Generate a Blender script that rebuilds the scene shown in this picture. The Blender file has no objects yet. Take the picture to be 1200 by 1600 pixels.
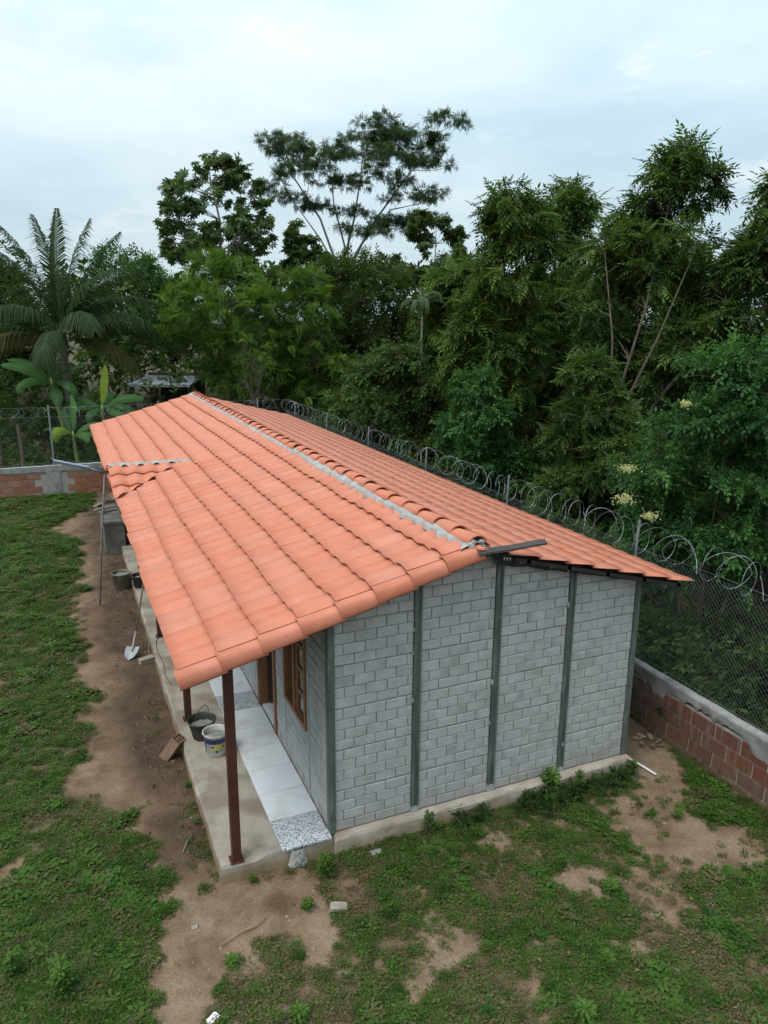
import bpy, bmesh, math, random
import numpy as np
from mathutils import Vector, Matrix
random.seed(7); rng = np.random.default_rng(11)
S = bpy.context.scene
COL = S.collection
R_ = math.radians

# ------------------------------------------------------------------ camera, sky, sun, exposure
YAW, PITCH, ROLL = 0.408, 0.251, 0.007
cam = bpy.data.cameras.new("camera"); co = bpy.data.objects.new("camera", cam); COL.objects.link(co)
cy, sy, cp, sp = math.cos(YAW), math.sin(YAW), math.cos(PITCH), math.sin(PITCH)
fwd = Vector((sy*cp, cy*cp, -sp)); rt0 = Vector((cy, -sy, 0)); up0 = rt0.cross(fwd)
rt = math.cos(ROLL)*rt0 + math.sin(ROLL)*up0; upv = -math.sin(ROLL)*rt0 + math.cos(ROLL)*up0
co.matrix_world = Matrix(((rt.x, upv.x, -fwd.x, -2.344), (rt.y, upv.y, -fwd.y, -6.846), (rt.z, upv.z, -fwd.z, 5.548), (0, 0, 0, 1)))
cam.sensor_fit = 'VERTICAL'; cam.sensor_height = 36; cam.lens = 1170.3/1600*36
cam.clip_start = 0.1; cam.clip_end = 3000
S.camera = co
S.render.resolution_x, S.render.resolution_y = 768, 1024

SUN_EL, SUN_AZ = 58, 250       # azimuth measured clockwise from +Y, direction the light comes from
wd = bpy.data.worlds.new("World"); S.world = wd; wd.use_nodes = True
nt = wd.node_tree; nt.nodes.clear()
N = nt.nodes.new; L = nt.links.new
out = N('ShaderNodeOutputWorld'); bg = N('ShaderNodeBackground'); bg.inputs[1].default_value = 0.1
sky = N('ShaderNodeTexSky'); sky.sky_type = 'NISHITA'; sky.sun_disc = False
sky.sun_elevation = R_(SUN_EL); sky.sun_rotation = R_(SUN_AZ); sky.air_density = 1.0; sky.dust_density = 1.5
tc = N('ShaderNodeTexCoord'); mp = N('ShaderNodeMapping'); mp.inputs['Scale'].default_value = (1.0, 1.0, 3.0)
mp.inputs['Location'].default_value = (3.1, 1.7, 0.4)
n1 = N('ShaderNodeTexNoise'); n1.inputs['Scale'].default_value = 2.2; n1.inputs['Detail'].default_value = 8; n1.inputs['Roughness'].default_value = 0.52
n2 = N('ShaderNodeTexNoise'); n2.inputs['Scale'].default_value = 5.0; n2.inputs['Detail'].default_value = 9; n2.inputs['Roughness'].default_value = 0.6
cr = N('ShaderNodeValToRGB'); cr.color_ramp.elements[0].position = 0.36; cr.color_ramp.elements[1].position = 0.62
cr.color_ramp.elements[0].color = (4.5, 6.0, 6.8, 1); cr.color_ramp.elements[1].color = (6.6, 7.6, 8.0, 1)
cr2 = N('ShaderNodeValToRGB'); cr2.color_ramp.elements[0].position = 0.60; cr2.color_ramp.elements[1].position = 0.72
mx = N('ShaderNodeMix'); mx.data_type = 'RGBA'; mx.inputs['Factor'].default_value = 0.91
mx2 = N('ShaderNodeMix'); mx2.data_type = 'RGBA'; mx2.inputs[7].default_value = (7.4, 7.9, 8.2, 1)
sep = N('ShaderNodeSeparateXYZ'); mr = N('ShaderNodeMapRange')
mr.inputs[1].default_value = 0.0; mr.inputs[2].default_value = 1.0; mr.inputs[3].default_value = 0.86; mr.inputs[4].default_value = 1.95
vm = N('ShaderNodeVectorMath'); vm.operation = 'SCALE'
L(tc.outputs['Generated'], mp.inputs[0]); L(mp.outputs[0], n1.inputs[0]); L(mp.outputs[0], n2.inputs[0])
L(n1.outputs[0], cr.inputs[0]); L(n2.outputs[0], cr2.inputs[0])
L(sky.outputs[0], mx.inputs[6]); L(cr.outputs[0], mx.inputs[7])
mth = N('ShaderNodeMath'); mth.operation = 'MULTIPLY'; mth.inputs[1].default_value = 0.55
L(cr2.outputs[0], mth.inputs[0]); L(mth.outputs[0], mx2.inputs['Factor'])
L(mx.outputs[2], mx2.inputs[6])
L(tc.outputs['Generated'], sep.inputs[0]); L(sep.outputs[2], mr.inputs[0])
L(mx2.outputs[2], vm.inputs[0]); L(mr.outputs[0], vm.inputs['Scale'])
L(vm.outputs[0], bg.inputs[0]); L(bg.outputs[0], out.inputs[0])

sl = bpy.data.lights.new("sun", 'SUN'); sl.energy = 1.5; sl.angle = R_(26); sl.color = (1.0, 0.94, 0.84)
so = bpy.data.objects.new("sun", sl); COL.objects.link(so)
az, el = R_(SUN_AZ), R_(SUN_EL)
sd = Vector((math.sin(az)*math.cos(el), math.cos(az)*math.cos(el), math.sin(el)))
so.rotation_euler = sd.to_track_quat('Z', 'Y').to_euler(); so.location = (-20, -20, 40)
S.view_settings.view_transform = 'Standard'; S.view_settings.look = 'None'
S.view_settings.exposure = 0.32; S.view_settings.gamma = 1.0; S.view_settings.use_curve_mapping = False

# ------------------------------------------------------------------ helpers
def tag(o, label=None, cat=None, group=None, kind=None):
    if label: o['label'] = label
    if cat: o['category'] = cat
    if group: o['group'] = group
    if kind: o['kind'] = kind
    return o

def thing(name, label, cat, loc=(0, 0, 0), group=None):
    o = bpy.data.objects.new(name, None); COL.objects.link(o); o.location = loc
    o.empty_display_size = 0.2
    return tag(o, label, cat, group)

def link(name, me, parent=None, mat=None):
    o = bpy.data.objects.new(name, me); COL.objects.link(o)
    if mat is not None and len(me.materials) == 0: me.materials.append(mat)
    if parent is not None:
        o.parent = parent
        if parent.type == 'EMPTY' and parent.parent is None:
            o.matrix_parent_inverse = Matrix.Translation(-parent.location)
    return o

class MB:
    def __init__(s): s.v = []; s.f = []
    def add(s, vs, fs):
        b = len(s.v); s.v += [tuple(v) for v in vs]; s.f += [tuple(i+b for i in f) for f in fs]; return s
    def box(s, x0, x1, y0, y1, z0, z1, M=None):
        vs = [(x0,y0,z0),(x1,y0,z0),(x1,y1,z0),(x0,y1,z0),(x0,y0,z1),(x1,y0,z1),(x1,y1,z1),(x0,y1,z1)]
        if M is not None: vs = [M @ Vector(v) for v in vs]
        return s.add(vs, [(0,3,2,1),(4,5,6,7),(0,1,5,4),(1,2,6,5),(2,3,7,6),(3,0,4,7)])
    def tube(s, pts, rad, n=6, cap=True):
        pts = [Vector(p) for p in pts]
        if not hasattr(rad, '__len__'): rad = [rad]*len(pts)
        rings = []; u = None
        for i, p in enumerate(pts):
            d = (pts[min(i+1, len(pts)-1)] - pts[max(i-1, 0)])
            if d.length < 1e-9: d = Vector((0,0,1))
            d.normalize()
            if u is None: u = d.orthogonal().normalized()
            u = (u - d*u.dot(d))
            if u.length < 1e-6: u = d.orthogonal()
            u.normalize(); w = d.cross(u)
            rings.append([p + rad[i]*(math.cos(a)*u + math.sin(a)*w) for a in [2*math.pi*k/n for k in range(n)]])
        vs = [v for r in rings for v in r]; fs = []
        for i in range(len(pts)-1):
            for k in range(n):
                k2 = (k+1) % n
                fs.append((i*n+k, i*n+k2, (i+1)*n+k2, (i+1)*n+k))
        if cap:
            fs.append(tuple(range(n-1, -1, -1))); fs.append(tuple((len(pts)-1)*n+k for k in range(n)))
        return s.add(vs, fs)
    def lathe(s, prof, n=20, M=None):
        vs = []; fs = []
        for r, z in prof:
            for k in range(n):
                a = 2*math.pi*k/n; v = Vector((r*math.cos(a), r*math.sin(a), z)); vs.append(M @ v if M is not None else v)
        for i in range(len(prof)-1):
            for k in range(n):
                k2 = (k+1) % n; fs.append((i*n+k, i*n+k2, (i+1)*n+k2, (i+1)*n+k))
        return s.add(vs, fs)
    def prism(s, poly, y0, y1, axis='y'):
        n = len(poly)
        if axis == 'y': vs = [(a, y0, b) for a, b in poly] + [(a, y1, b) for a, b in poly]
        else: vs = [(y0, a, b) for a, b in poly] + [(y1, a, b) for a, b in poly]
        fs = [tuple(range(n)), tuple(range(2*n-1, n-1, -1))] + [(i, n+i, n+(i+1) % n, (i+1) % n) for i in range(n)]
        return s.add(vs, fs)
    def mesh(s, name, mat=None, smooth=False):
        me = bpy.data.meshes.new(name); me.from_pydata(s.v, [], s.f); me.update()
        if mat: me.materials.append(mat)
        bm = bmesh.new(); bm.from_mesh(me); bmesh.ops.recalc_face_normals(bm, faces=bm.faces); bm.to_mesh(me); bm.free()
        if smooth: me.polygons.foreach_set('use_smooth', [True]*len(me.polygons))
        return me
    def build(s, name, mat, parent=None, smooth=False, kind=None):
        o = link(name, s.mesh(name, mat, smooth), parent)
        if kind: o['kind'] = kind
        return o

def quadmesh(name, V, F, mat, hue=None, smooth=False):
    me = bpy.data.meshes.new(name); V = np.asarray(V, np.float32); F = np.asarray(F, np.int32)
    k = F.shape[1]
    me.vertices.add(len(V)); me.vertices.foreach_set('co', V.ravel())
    me.loops.add(F.size); me.loops.foreach_set('vertex_index', F.ravel())
    me.polygons.add(len(F)); me.polygons.foreach_set('loop_start', np.arange(0, F.size, k, dtype=np.int32))
    if hue is not None:
        a = me.attributes.new('hue', 'FLOAT', 'POINT'); a.data.foreach_set('value', np.asarray(hue, np.float32))
    me.update(calc_edges=True)
    if smooth: me.polygons.foreach_set('use_smooth', np.ones(len(F), bool))
    me.materials.append(mat)
    return me

# value noise on the plane
_P = rng.random((256, 256))
def vnoise(x, y):
    xi = np.floor(x).astype(int); yi = np.floor(y).astype(int); fx = x-xi; fy = y-yi
    fx = fx*fx*(3-2*fx); fy = fy*fy*(3-2*fy)
    g = lambda a, b: _P[a % 256, b % 256]
    return (g(xi, yi)*(1-fx)+g(xi+1, yi)*fx)*(1-fy)+(g(xi, yi+1)*(1-fx)+g(xi+1, yi+1)*fx)*fy
def fbm(x, y, o=4):
    s = 0; a = .5; t = 0
    for i in range(o):
        s = s+a*vnoise(x*2**i+13.7*i, y*2**i+7.1*i); t += a; a *= .5
    return s/t
def sdpoly(P, x, y):
    P = np.array(P, float); n = len(P); d = np.full(x.shape, 1e9); ins = np.zeros(x.shape, bool)
    for i in range(n):
        a = P[i]; b = P[(i+1) % n]; e = b-a; L2 = e@e+1e-12
        t = np.clip(((x-a[0])*e[0]+(y-a[1])*e[1])/L2, 0, 1)
        d = np.minimum(d, np.hypot(x-a[0]-t*e[0], y-a[1]-t*e[1]))
        c = ((a[1] > y) != (b[1] > y)) & (x < (b[0]-a[0])*(y-a[1])/((b[1]-a[1]) if abs(b[1]-a[1]) > 1e-9 else 1e-9)+a[0])
        ins ^= c
    return np.where(ins, -d, d)
def sstep(a, b, x):
    t = np.clip((x-a)/(b-a), 0, 1); return t*t*(3-2*t)

# ------------------------------------------------------------------ materials
def mat_noise(name, c1, c2, scale=6.0, rough=0.85, bump=0.3, bscale=None, rnd=0.0, stain=None, detail=6, metal=0.0, spec=0.35, stretch=None, coords='Object', lo=.32, hi=.68):
    m = bpy.data.materials.new(name); m.use_nodes = True; t = m.node_tree; n = t.nodes; l = t.links
    b = n['Principled BSDF']; b.inputs['Roughness'].default_value = rough; b.inputs['Metallic'].default_value = metal
    b.inputs['Specular IOR Level'].default_value = spec
    tc = n.new('ShaderNodeTexCoord'); vec = tc.outputs[coords]
    oi = n.new('ShaderNodeObjectInfo')
    ad = n.new('ShaderNodeVectorMath'); ad.operation = 'ADD'; sc = n.new('ShaderNodeVectorMath'); sc.operation = 'SCALE'
    cmb = n.new('ShaderNodeCombineXYZ')
    for i in range(3): l.new(oi.outputs['Random'], cmb.inputs[i])
    l.new(cmb.outputs[0], sc.inputs[0]); sc.inputs['Scale'].default_value = 37.0
    l.new(vec, ad.inputs[0]); l.new(sc.outputs[0], ad.inputs[1]); vec = ad.outputs[0]
    if stretch:
        mp = n.new('ShaderNodeMapping'); mp.inputs['Scale'].default_value = stretch; l.new(vec, mp.inputs[0]); vec = mp.outputs[0]
    nz = n.new('ShaderNodeTexNoise'); nz.inputs['Scale'].default_value = scale; nz.inputs['Detail'].default_value = detail; nz.inputs['Roughness'].default_value = .6
    l.new(vec, nz.inputs['Vector'])
    r = n.new('ShaderNodeValToRGB'); r.color_ramp.elements[0].position = lo; r.color_ramp.elements[1].position = hi
    r.color_ramp.elements[0].color = (*c1, 1); r.color_ramp.elements[1].color = (*c2, 1)
    l.new(nz.outputs[0], r.inputs[0]); col = r.outputs[0]
    if stain:
        c3, ss, thr, amt = stain
        nz2 = n.new('ShaderNodeTexNoise'); nz2.inputs['Scale'].default_value = ss; nz2.inputs['Detail'].default_value = 5
        l.new(vec, nz2.inputs['Vector'])
        r2 = n.new('ShaderNodeValToRGB'); r2.color_ramp.elements[0].position = thr; r2.color_ramp.elements[1].position = min(1, thr+.14)
        l.new(nz2.outputs[0], r2.inputs[0])
        mu = n.new('ShaderNodeMath'); mu.operation = 'MULTIPLY'; mu.inputs[1].default_value = amt; l.new(r2.outputs[0], mu.inputs[0])
        mx = n.new('ShaderNodeMix'); mx.data_type = 'RGBA'; mx.inputs[7].default_value = (*c3, 1)
        l.new(mu.outputs[0], mx.inputs['Factor']); l.new(col, mx.inputs[6]); col = mx.outputs[2]
    if rnd:
        hs = n.new('ShaderNodeHueSaturation'); mr = n.new('ShaderNodeMapRange')
        mr.inputs[3].default_value = 1-rnd; mr.inputs[4].default_value = 1+rnd
        l.new(oi.outputs['Random'], mr.inputs[0]); l.new(mr.outputs[0], hs.inputs['Value'])
        wn = n.new('ShaderNodeTexWhiteNoise'); wn.noise_dimensions = '1D'; l.new(oi.outputs['Random'], wn.inputs['W'])
        mr2 = n.new('ShaderNodeMapRange'); mr2.inputs[3].default_value = 1-rnd; mr2.inputs[4].default_value = 1+rnd
        l.new(wn.outputs['Value'], mr2.inputs[0]); l.new(mr2.outputs[0], hs.inputs['Saturation'])
        l.new(col, hs.inputs['Color']); col = hs.outputs[0]
    l.new(col, b.inputs['Base Color'])
    if bump:
        nb = n.new('ShaderNodeTexNoise'); nb.inputs['Scale'].default_value = bscale or scale*5; nb.inputs['Detail'].default_value = 8; nb.inputs['Roughness'].default_value = .65
        l.new(vec, nb.inputs['Vector'])
        bu = n.new('ShaderNodeBump'); bu.inputs['Strength'].default_value = bump; bu.inputs['Distance'].default_value = .02
        l.new(nb.outputs[0], bu.inputs['Height']); l.new(bu.outputs[0], b.inputs['Normal'])
    return m

def leaf_mat(name, cols, trans=0.32, rough=0.6, attr=True, spec=0.10):
    m = bpy.data.materials.new(name); m.use_nodes = True; t = m.node_tree; n = t.nodes; l = t.links
    b = n['Principled BSDF']; b.inputs['Roughness'].default_value = rough; b.inputs['Specular IOR Level'].default_value = spec
    if attr:
        a = n.new('ShaderNodeAttribute'); a.attribute_name = 'hue'; f = a.outputs['Fac']
    else:
        a = n.new('ShaderNodeObjectInfo'); f = a.outputs['Random']
    r = n.new('ShaderNodeValToRGB'); e = r.color_ramp.elements
    e[0].color = (*cols[0], 1); e[1].color = (*cols[-1], 1)
    for i, c in enumerate(cols[1:-1]):
        x = e.new((i+1)/(len(cols)-1)); x.color = (*c, 1)
    l.new(f, r.inputs[0]); l.new(r.outputs[0], b.inputs['Base Color'])
    tr = n.new('ShaderNodeBsdfTranslucent'); mu = n.new('ShaderNodeMix'); mu.data_type = 'RGBA'; mu.blend_type = 'MULTIPLY'; mu.inputs['Factor'].default_value = 1
    mu.inputs[7].default_value = (1.5, 1.5, .6, 1); l.new(r.outputs[0], mu.inputs[6]); l.new(mu.outputs[2], tr.inputs[0])
    ms = n.new('ShaderNodeMixShader'); ms.inputs[0].default_value = trans
    l.new(b.outputs[0], ms.inputs[1]); l.new(tr.outputs[0], ms.inputs[2]); l.new(ms.outputs[0], n['Material Output'].inputs[0])
    return m

M = {}
M['tile'] = mat_noise('terracotta', (.50, .162, .094), (.565, .197, .118), 5, .62, .10, 60, rnd=.035, stain=((.40, .17, .115), 2.6, .58, .5), spec=.4)
M['tile_gap_shade'] = mat_noise('terracotta_gap_shade', (.17, .052, .032), (.23, .075, .045), 6, .9, .1)  # shade in the gaps below the tile ends, put into a darker terracotta
M['mortar'] = mat_noise('mortar', (.27, .262, .25), (.42, .405, .385), 7, .95, .6, 40, stain=((.36, .17, .11), 5, .58, .6))
M['block'] = mat_noise('block', (.33, .33, .323), (.425, .425, .415), 6, .92, .6, 45, rnd=.028, stain=((.25, .25, .24), 3.4, .54, .5))
M['joint'] = mat_noise('joint', (.19, .188, .18), (.33, .325, .315), 7, .95, .4, 70)
M['panel_strip'] = mat_noise('concrete_strip', (.30, .30, .29), (.38, .38, .37), 8, .9, .3, 50)
M['green_post'] = mat_noise('green_steel', (.060, .078, .064), (.125, .145, .120), 5, .6, .2, 40, stain=((.19, .195, .18), 4, .58, .6), stretch=(3, 3, .6))
M['concrete'] = mat_noise('slab_concrete', (.27, .232, .190), (.40, .352, .300), 3.2, .92, .4, 40, stain=((.19, .145, .105), 2.4, .47, .7))
M['found'] = mat_noise('foundation_concrete', (.33, .27, .22), (.46, .40, .34), 4, .92, .4, 40, stain=((.20, .15, .10), 2.6, .50, .6))
M['white_tile'] = mat_noise('white_tile', (.62, .65, .68), (.72, .75, .78), 2.5, .22, .02, 20, rnd=.035, stain=((.46, .43, .38), 3, .54, .45), spec=.5)
M['wood'] = mat_noise('brown_wood', (.17, .075, .035), (.26, .125, .06), 4, .5, .15, 30, stretch=(6, 6, .7))
M['dark_wood'] = mat_noise('dark_wood', (.045, .022, .014), (.085, .042, .026), 4, .5, .15, 30, stretch=(6, 6, .7))
M['post'] = mat_noise('oxide_steel', (.050, .018, .014), (.085, .030, .022), 5, .42, .05, 30, stain=((.12, .05, .035), 4, .6, .4))
M['rafter'] = mat_noise('rafter', (.035, .030, .028), (.065, .055, .05), 5, .7, .1)
M['black_plastic'] = mat_noise('black_plastic', (.012, .012, .014), (.03, .03, .034), 6, .35, .3, 30)
M['white_plastic'] = mat_noise('white_plastic', (.68, .68, .68), (.78, .78, .78), 6, .4, .03, stain=((.5, .46, .4), 5, .6, .3))
M['brick'] = mat_noise('clay_brick', (.23, .098, .062), (.31, .15, .10), 5, .9, .35, 50, rnd=.13, stain=((.30, .24, .19), 2.6, .60, .35))
M['brick_red'] = mat_noise('red_clay_brick', (.115, .048, .034), (.175, .074, .052), 4, .9, .4, 40, rnd=.18, stain=((.19, .15, .12), 2.4, .50, .7), stretch=(1, 6, .7))
M['bmortar'] = mat_noise('wall_mortar', (.30, .27, .235), (.40, .365, .33), 9, .95, .5, 50)
M['cap'] = mat_noise('cap_concrete', (.21, .208, .20), (.34, .335, .32), 6, .95, .6, 30, stain=((.13, .125, .118), 4, .52, .6))
M['render'] = mat_noise('grey_render', (.10, .092, .080), (.175, .165, .148), 5, .95, .6, 25, stain=((.07, .06, .048), 3, .5, .6))
M['galv'] = mat_noise('galvanised', (.20, .22, .24), (.32, .34, .36), 6, .5, .1, metal=.5)
M['wire'] = mat_noise('razor_steel', (.20, .21, .22), (.33, .35, .37), 8, .5, 0, metal=.4)
M['mesh'] = mat_noise('mesh_wire', (.10, .11, .11), (.17, .18, .18), 8, .6, 0, metal=.4)
M['bark'] = mat_noise('bark', (.06, .045, .035), (.15, .12, .095), 5, .9, .6, 30, stretch=(3, 3, .8))
M['pale_bark'] = mat_noise('pale_bark', (.16, .15, .13), (.30, .28, .25), 5, .9, .4, 30, stretch=(3, 3, .8))
M['iron'] = mat_noise('worn_steel', (.28, .29, .30), (.40, .41, .42), 6, .55, .15, metal=.3, stain=((.24, .18, .13), 7, .50, .6))
M['handle'] = mat_noise('shovel_wood', (.10, .065, .04), (.18, .125, .08), 6, .7, .2)
M['glass'] = mat_noise('dark_glass', (.02, .022, .024), (.03, .032, .034), 3, .08, 0, spec=.6)
M['bucket_grey'] = mat_noise('grey_bucket', (.12, .115, .092), (.20, .19, .155), 5, .7, .2, stain=((.33, .31, .27), 5, .5, .5))
M['bucket_dark'] = mat_noise('dark_bucket', (.022, .026, .022), (.05, .055, .05), 5, .5, .1, stain=((.25, .24, .22), 6, .6, .5))
M['bucket_white'] = mat_noise('white_bucket', (.50, .50, .48), (.62, .62, .60), 5, .45, .05, stain=((.34, .33, .30), 7, .5, .5))
M['cement'] = mat_noise('wet_cement', (.20, .20, .18), (.30, .295, .275), 9, .9, .4, 40)
M['blue'] = mat_noise('label_blue', (.018, .025, .10), (.028, .04, .14), 6, .4, 0)
M['yellow'] = mat_noise('label_yellow', (.36, .31, .07), (.44, .38, .10), 6, .4, 0)
M['zinc'] = mat_noise('zinc_sheet', (.34, .38, .44), (.48, .52, .58), 3, .45, .1, metal=.4)
M['lamp'] = mat_noise('lamp_body', (.10, .12, .15), (.16, .18, .22), 4, .4, .05, metal=.3)
M['lamp_pale'] = mat_noise('lamp_edge', (.45, .49, .56), (.58, .62, .68), 4, .35, .03)
M['stone'] = mat_noise('stone', (.22, .19, .155), (.36, .31, .26), 8, .95, .5, 30)
M['old_clay'] = mat_noise('old_clay', (.19, .115, .075), (.27, .17, .115), 6, .9, .4, 40)
M['stick'] = mat_noise('dry_stick', (.20, .15, .105), (.30, .23, .16), 8, .9, .3)
M['cable'] = mat_noise('cable', (.05, .045, .04), (.08, .07, .065), 8, .6, 0)
M['stalk'] = mat_noise('green_stalk', (.12, .16, .05), (.22, .24, .09), 6, .6, .1)
M['palm_trunk'] = mat_noise('palm_trunk', (.14, .12, .10), (.25, .22, .185), 8, .95, .5, 20)

def mud(m, z_top, z_low, col, amt):
    """dried soil thrown up against the foot of a wall, with a ragged upper edge"""
    t = m.node_tree; n = t.nodes; l = t.links; b = n['Principled BSDF']; src = b.inputs['Base Color'].links[0].from_socket
    g = n.new('ShaderNodeNewGeometry'); sp = n.new('ShaderNodeSeparateXYZ'); l.new(g.outputs['Position'], sp.inputs[0])
    nz = n.new('ShaderNodeTexNoise'); nz.inputs['Scale'].default_value = 5; nz.inputs['Detail'].default_value = 7; l.new(g.outputs['Position'], nz.inputs['Vector'])
    a = n.new('ShaderNodeMath'); a.operation = 'MULTIPLY_ADD'; a.inputs[1].default_value = -.30; l.new(nz.outputs[0], a.inputs[0]); l.new(sp.outputs[2], a.inputs[2])
    mr = n.new('ShaderNodeMapRange'); mr.interpolation_type = 'SMOOTHSTEP'
    mr.inputs[1].default_value = z_top-.15; mr.inputs[2].default_value = z_low-.15; mr.inputs[3].default_value = 0; mr.inputs[4].default_value = amt
    l.new(a.outputs[0], mr.inputs[0])
    x = n.new('ShaderNodeMix'); x.data_type = 'RGBA'; x.inputs[7].default_value = (*col, 1)
    l.new(mr.outputs[0], x.inputs['Factor']); l.new(src, x.inputs[6]); l.new(x.outputs[2], b.inputs['Base Color'])
mud(M['concrete'], -.02, -.16, (.235, .165, .090), .85)
mud(M['found'], -.03, -.18, (.25, .18, .105), .75)
mud(M['block'], .22, -.02, (.27, .225, .17), .5)
mud(M['brick_red'], .35, -.2, (.13, .085, .058), .7)
# terrazzo: dark and light chips in a pale grey ground
def terrazzo():
    m = bpy.data.materials.new('terrazzo'); m.use_nodes = True; n = m.node_tree.nodes; l = m.node_tree.links
    b = n['Principled BSDF']; b.inputs['Roughness'].default_value = .3
    tc = n.new('ShaderNodeTexCoord'); v = n.new('ShaderNodeTexVoronoi'); v.inputs['Scale'].default_value = 105; l.new(tc.outputs['Object'], v.inputs['Vector'])
    r = n.new('ShaderNodeValToRGB'); r.color_ramp.interpolation = 'CONSTANT'; e = r.color_ramp.elements
    e[0].color = (.10, .105, .13, 1); e[1].position = .30; e[1].color = (.50, .52, .56, 1)
    x = e.new(.72); x.color = (.66, .68, .70, 1)
    s = n.new('ShaderNodeSeparateColor'); l.new(v.outputs['Color'], s.inputs[0]); l.new(s.outputs[0], r.inputs[0]); l.new(r.outputs[0], b.inputs['Base Color'])
    return m
M['terrazzo'] = terrazzo()

LM = {}
LM['cedar'] = leaf_mat('cedar_leaf', [(0.026, 0.048, 0.013), (0.049, 0.092, 0.020), (0.086, 0.142, 0.030), (0.155, 0.212, 0.050)])
LM['cedar2'] = leaf_mat('cedar_leaf_green', [(0.027, 0.052, 0.017), (0.053, 0.096, 0.026), (0.089, 0.145, 0.036), (0.148, 0.217, 0.057)])
LM['feather'] = leaf_mat('feathery_leaf', [(0.033, 0.072, 0.015), (0.067, 0.131, 0.023), (0.115, 0.196, 0.031), (0.177, 0.275, 0.046)])
LM['dark'] = leaf_mat('dark_leaf', [(0.024, 0.041, 0.013), (0.041, 0.070, 0.018), (0.065, 0.099, 0.026), (0.104, 0.145, 0.038)])
LM['acacia'] = leaf_mat('acacia_leaf', [(0.030, 0.052, 0.028), (0.047, 0.078, 0.038), (0.067, 0.104, 0.048), (0.089, 0.131, 0.059)])
LM['broad'] = leaf_mat('broad_leaf', [(0.041, 0.070, 0.026), (0.062, 0.102, 0.036), (0.092, 0.145, 0.048), (0.133, 0.196, 0.070)], rough=.4)
LM['shrub'] = leaf_mat('shrub_leaf', [(0.024, 0.067, 0.023), (0.041, 0.109, 0.033), (0.067, 0.160, 0.045), (0.118, 0.239, 0.064)])
LM['vine'] = leaf_mat('vine_leaf', [(0.074, 0.052, 0.023), (0.044, 0.080, 0.023), (0.062, 0.123, 0.033), (0.089, 0.167, 0.045)])
LM['under'] = leaf_mat('undergrowth_leaf', [(0.021, 0.038, 0.013), (0.037, 0.070, 0.019), (0.059, 0.109, 0.028), (0.111, 0.174, 0.045)])
LM['palm'] = leaf_mat('palm_leaf', [(.018, .034, .014), (.028, .050, .019), (.042, .070, .025), (.065, .095, .035)], rough=.5)
LM['palm_dry'] = leaf_mat('dry_palm_leaf', [(.065, .068, .026), (.095, .092, .036), (.08, .09, .03), (.14, .12, .05)])
LM['palelet'] = leaf_mat('pale_frond', [(.045, .072, .035), (.065, .098, .048), (.09, .125, .062), (.115, .145, .08)])
LM['banana'] = leaf_mat('banana_leaf', [(.022, .060, .016), (.032, .085, .022), (.045, .11, .03), (.06, .135, .036)], rough=.4, attr=False)
LM['banana_y'] = leaf_mat('young_banana_leaf', [(.17, .25, .035), (.22, .31, .045), (.26, .34, .06), (.28, .36, .07)], rough=.4, attr=False, trans=.45)
LM['weed'] = leaf_mat('weed_leaf', [(.028, .066, .016), (.042, .098, .020), (.062, .132, .026), (.11, .185, .036)])
LM['grass'] = leaf_mat('grass_blade', [(.032, .080, .014), (.050, .114, .020), (.070, .146, .026), (.094, .156, .032), (.098, .110, .040), (.15, .12, .066)], attr=False, trans=.35)
LM['flower'] = leaf_mat('cream_flower', [(.45, .45, .22), (.55, .55, .30), (.62, .60, .36), (.50, .52, .22)], trans=.2)
LM['dry'] = leaf_mat('dry_leaf', [(.15, .10, .055), (.22, .155, .085), (.28, .21, .12), (.18, .15, .07)])

# ------------------------------------------------------------------ ground
GZ = -0.22
LB_Y = [-9, -1.38, -.74, -.31, .61, 1.54, 1.81, 2.35, 3.64, 4.81, 5.56, 7.12, 8.45, 10.98, 13.66, 16.3, 17.6, 19.8]
LB_X = [-2.45, -2.27, -2.1, -1.95, -1.79, -1.93, -2.39, -2.78, -2.57, -2.19, -2.58, -2.34, -2.32, -2.34, -2.19, -2.5, -1.7, -1.5]
BARE = [
 [(-3.62, .86), (-3.29, 1.46), (-2.85, 1.54), (-2.85, 1.28), (-3.2, .88), (-3.55, .64)],
 [(-3.21, 15.41), (-2.36, 16.41), (-1.68, 15.9), (-1.77, 14.14), (-2.4, 14.53)],
 [(5.2, 1.01), (4.91, -.18), (4.21, -1.07), (4.41, -1.41), (4.55, -1.83), (3.89, -2.15), (3.48, -1.93), (3.19, -1.37), (3.38, -.72), (4.13, -.02), (4.2, 1.0)],
 [(2.09, -1.34), (2.56, -1.38), (2.35, -1.7), (2.04, -1.62)],
 [(.31, -1.69), (.8, -1.68), (.69, -1.92), (.38, -1.95), (.1, -2.12)],
 [(.97, -2.2), (1.27, -2.17), (1.19, -2.58), (.94, -2.74), (.85, -2.5)],
 [(2.91, -1.69), (3.16, -1.9), (3.19, -2.3), (2.71, -2.36), (2.65, -2.07)]]
FRONT = [(-1.72, .58), (-1.2, -.05), (-.36, -.15), (-.33, -.79), (-.25, -1.25), (-.53, -1.6), (-.76, -1.31), (-.81, -.96), (-1.11, -1.0), (-1.44, -1.17), (-1.6, -1.64), (-1.75, -3.5), (-2.6, -3.5), (-2.28, -1.5), (-1.96, -.3)]
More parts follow.
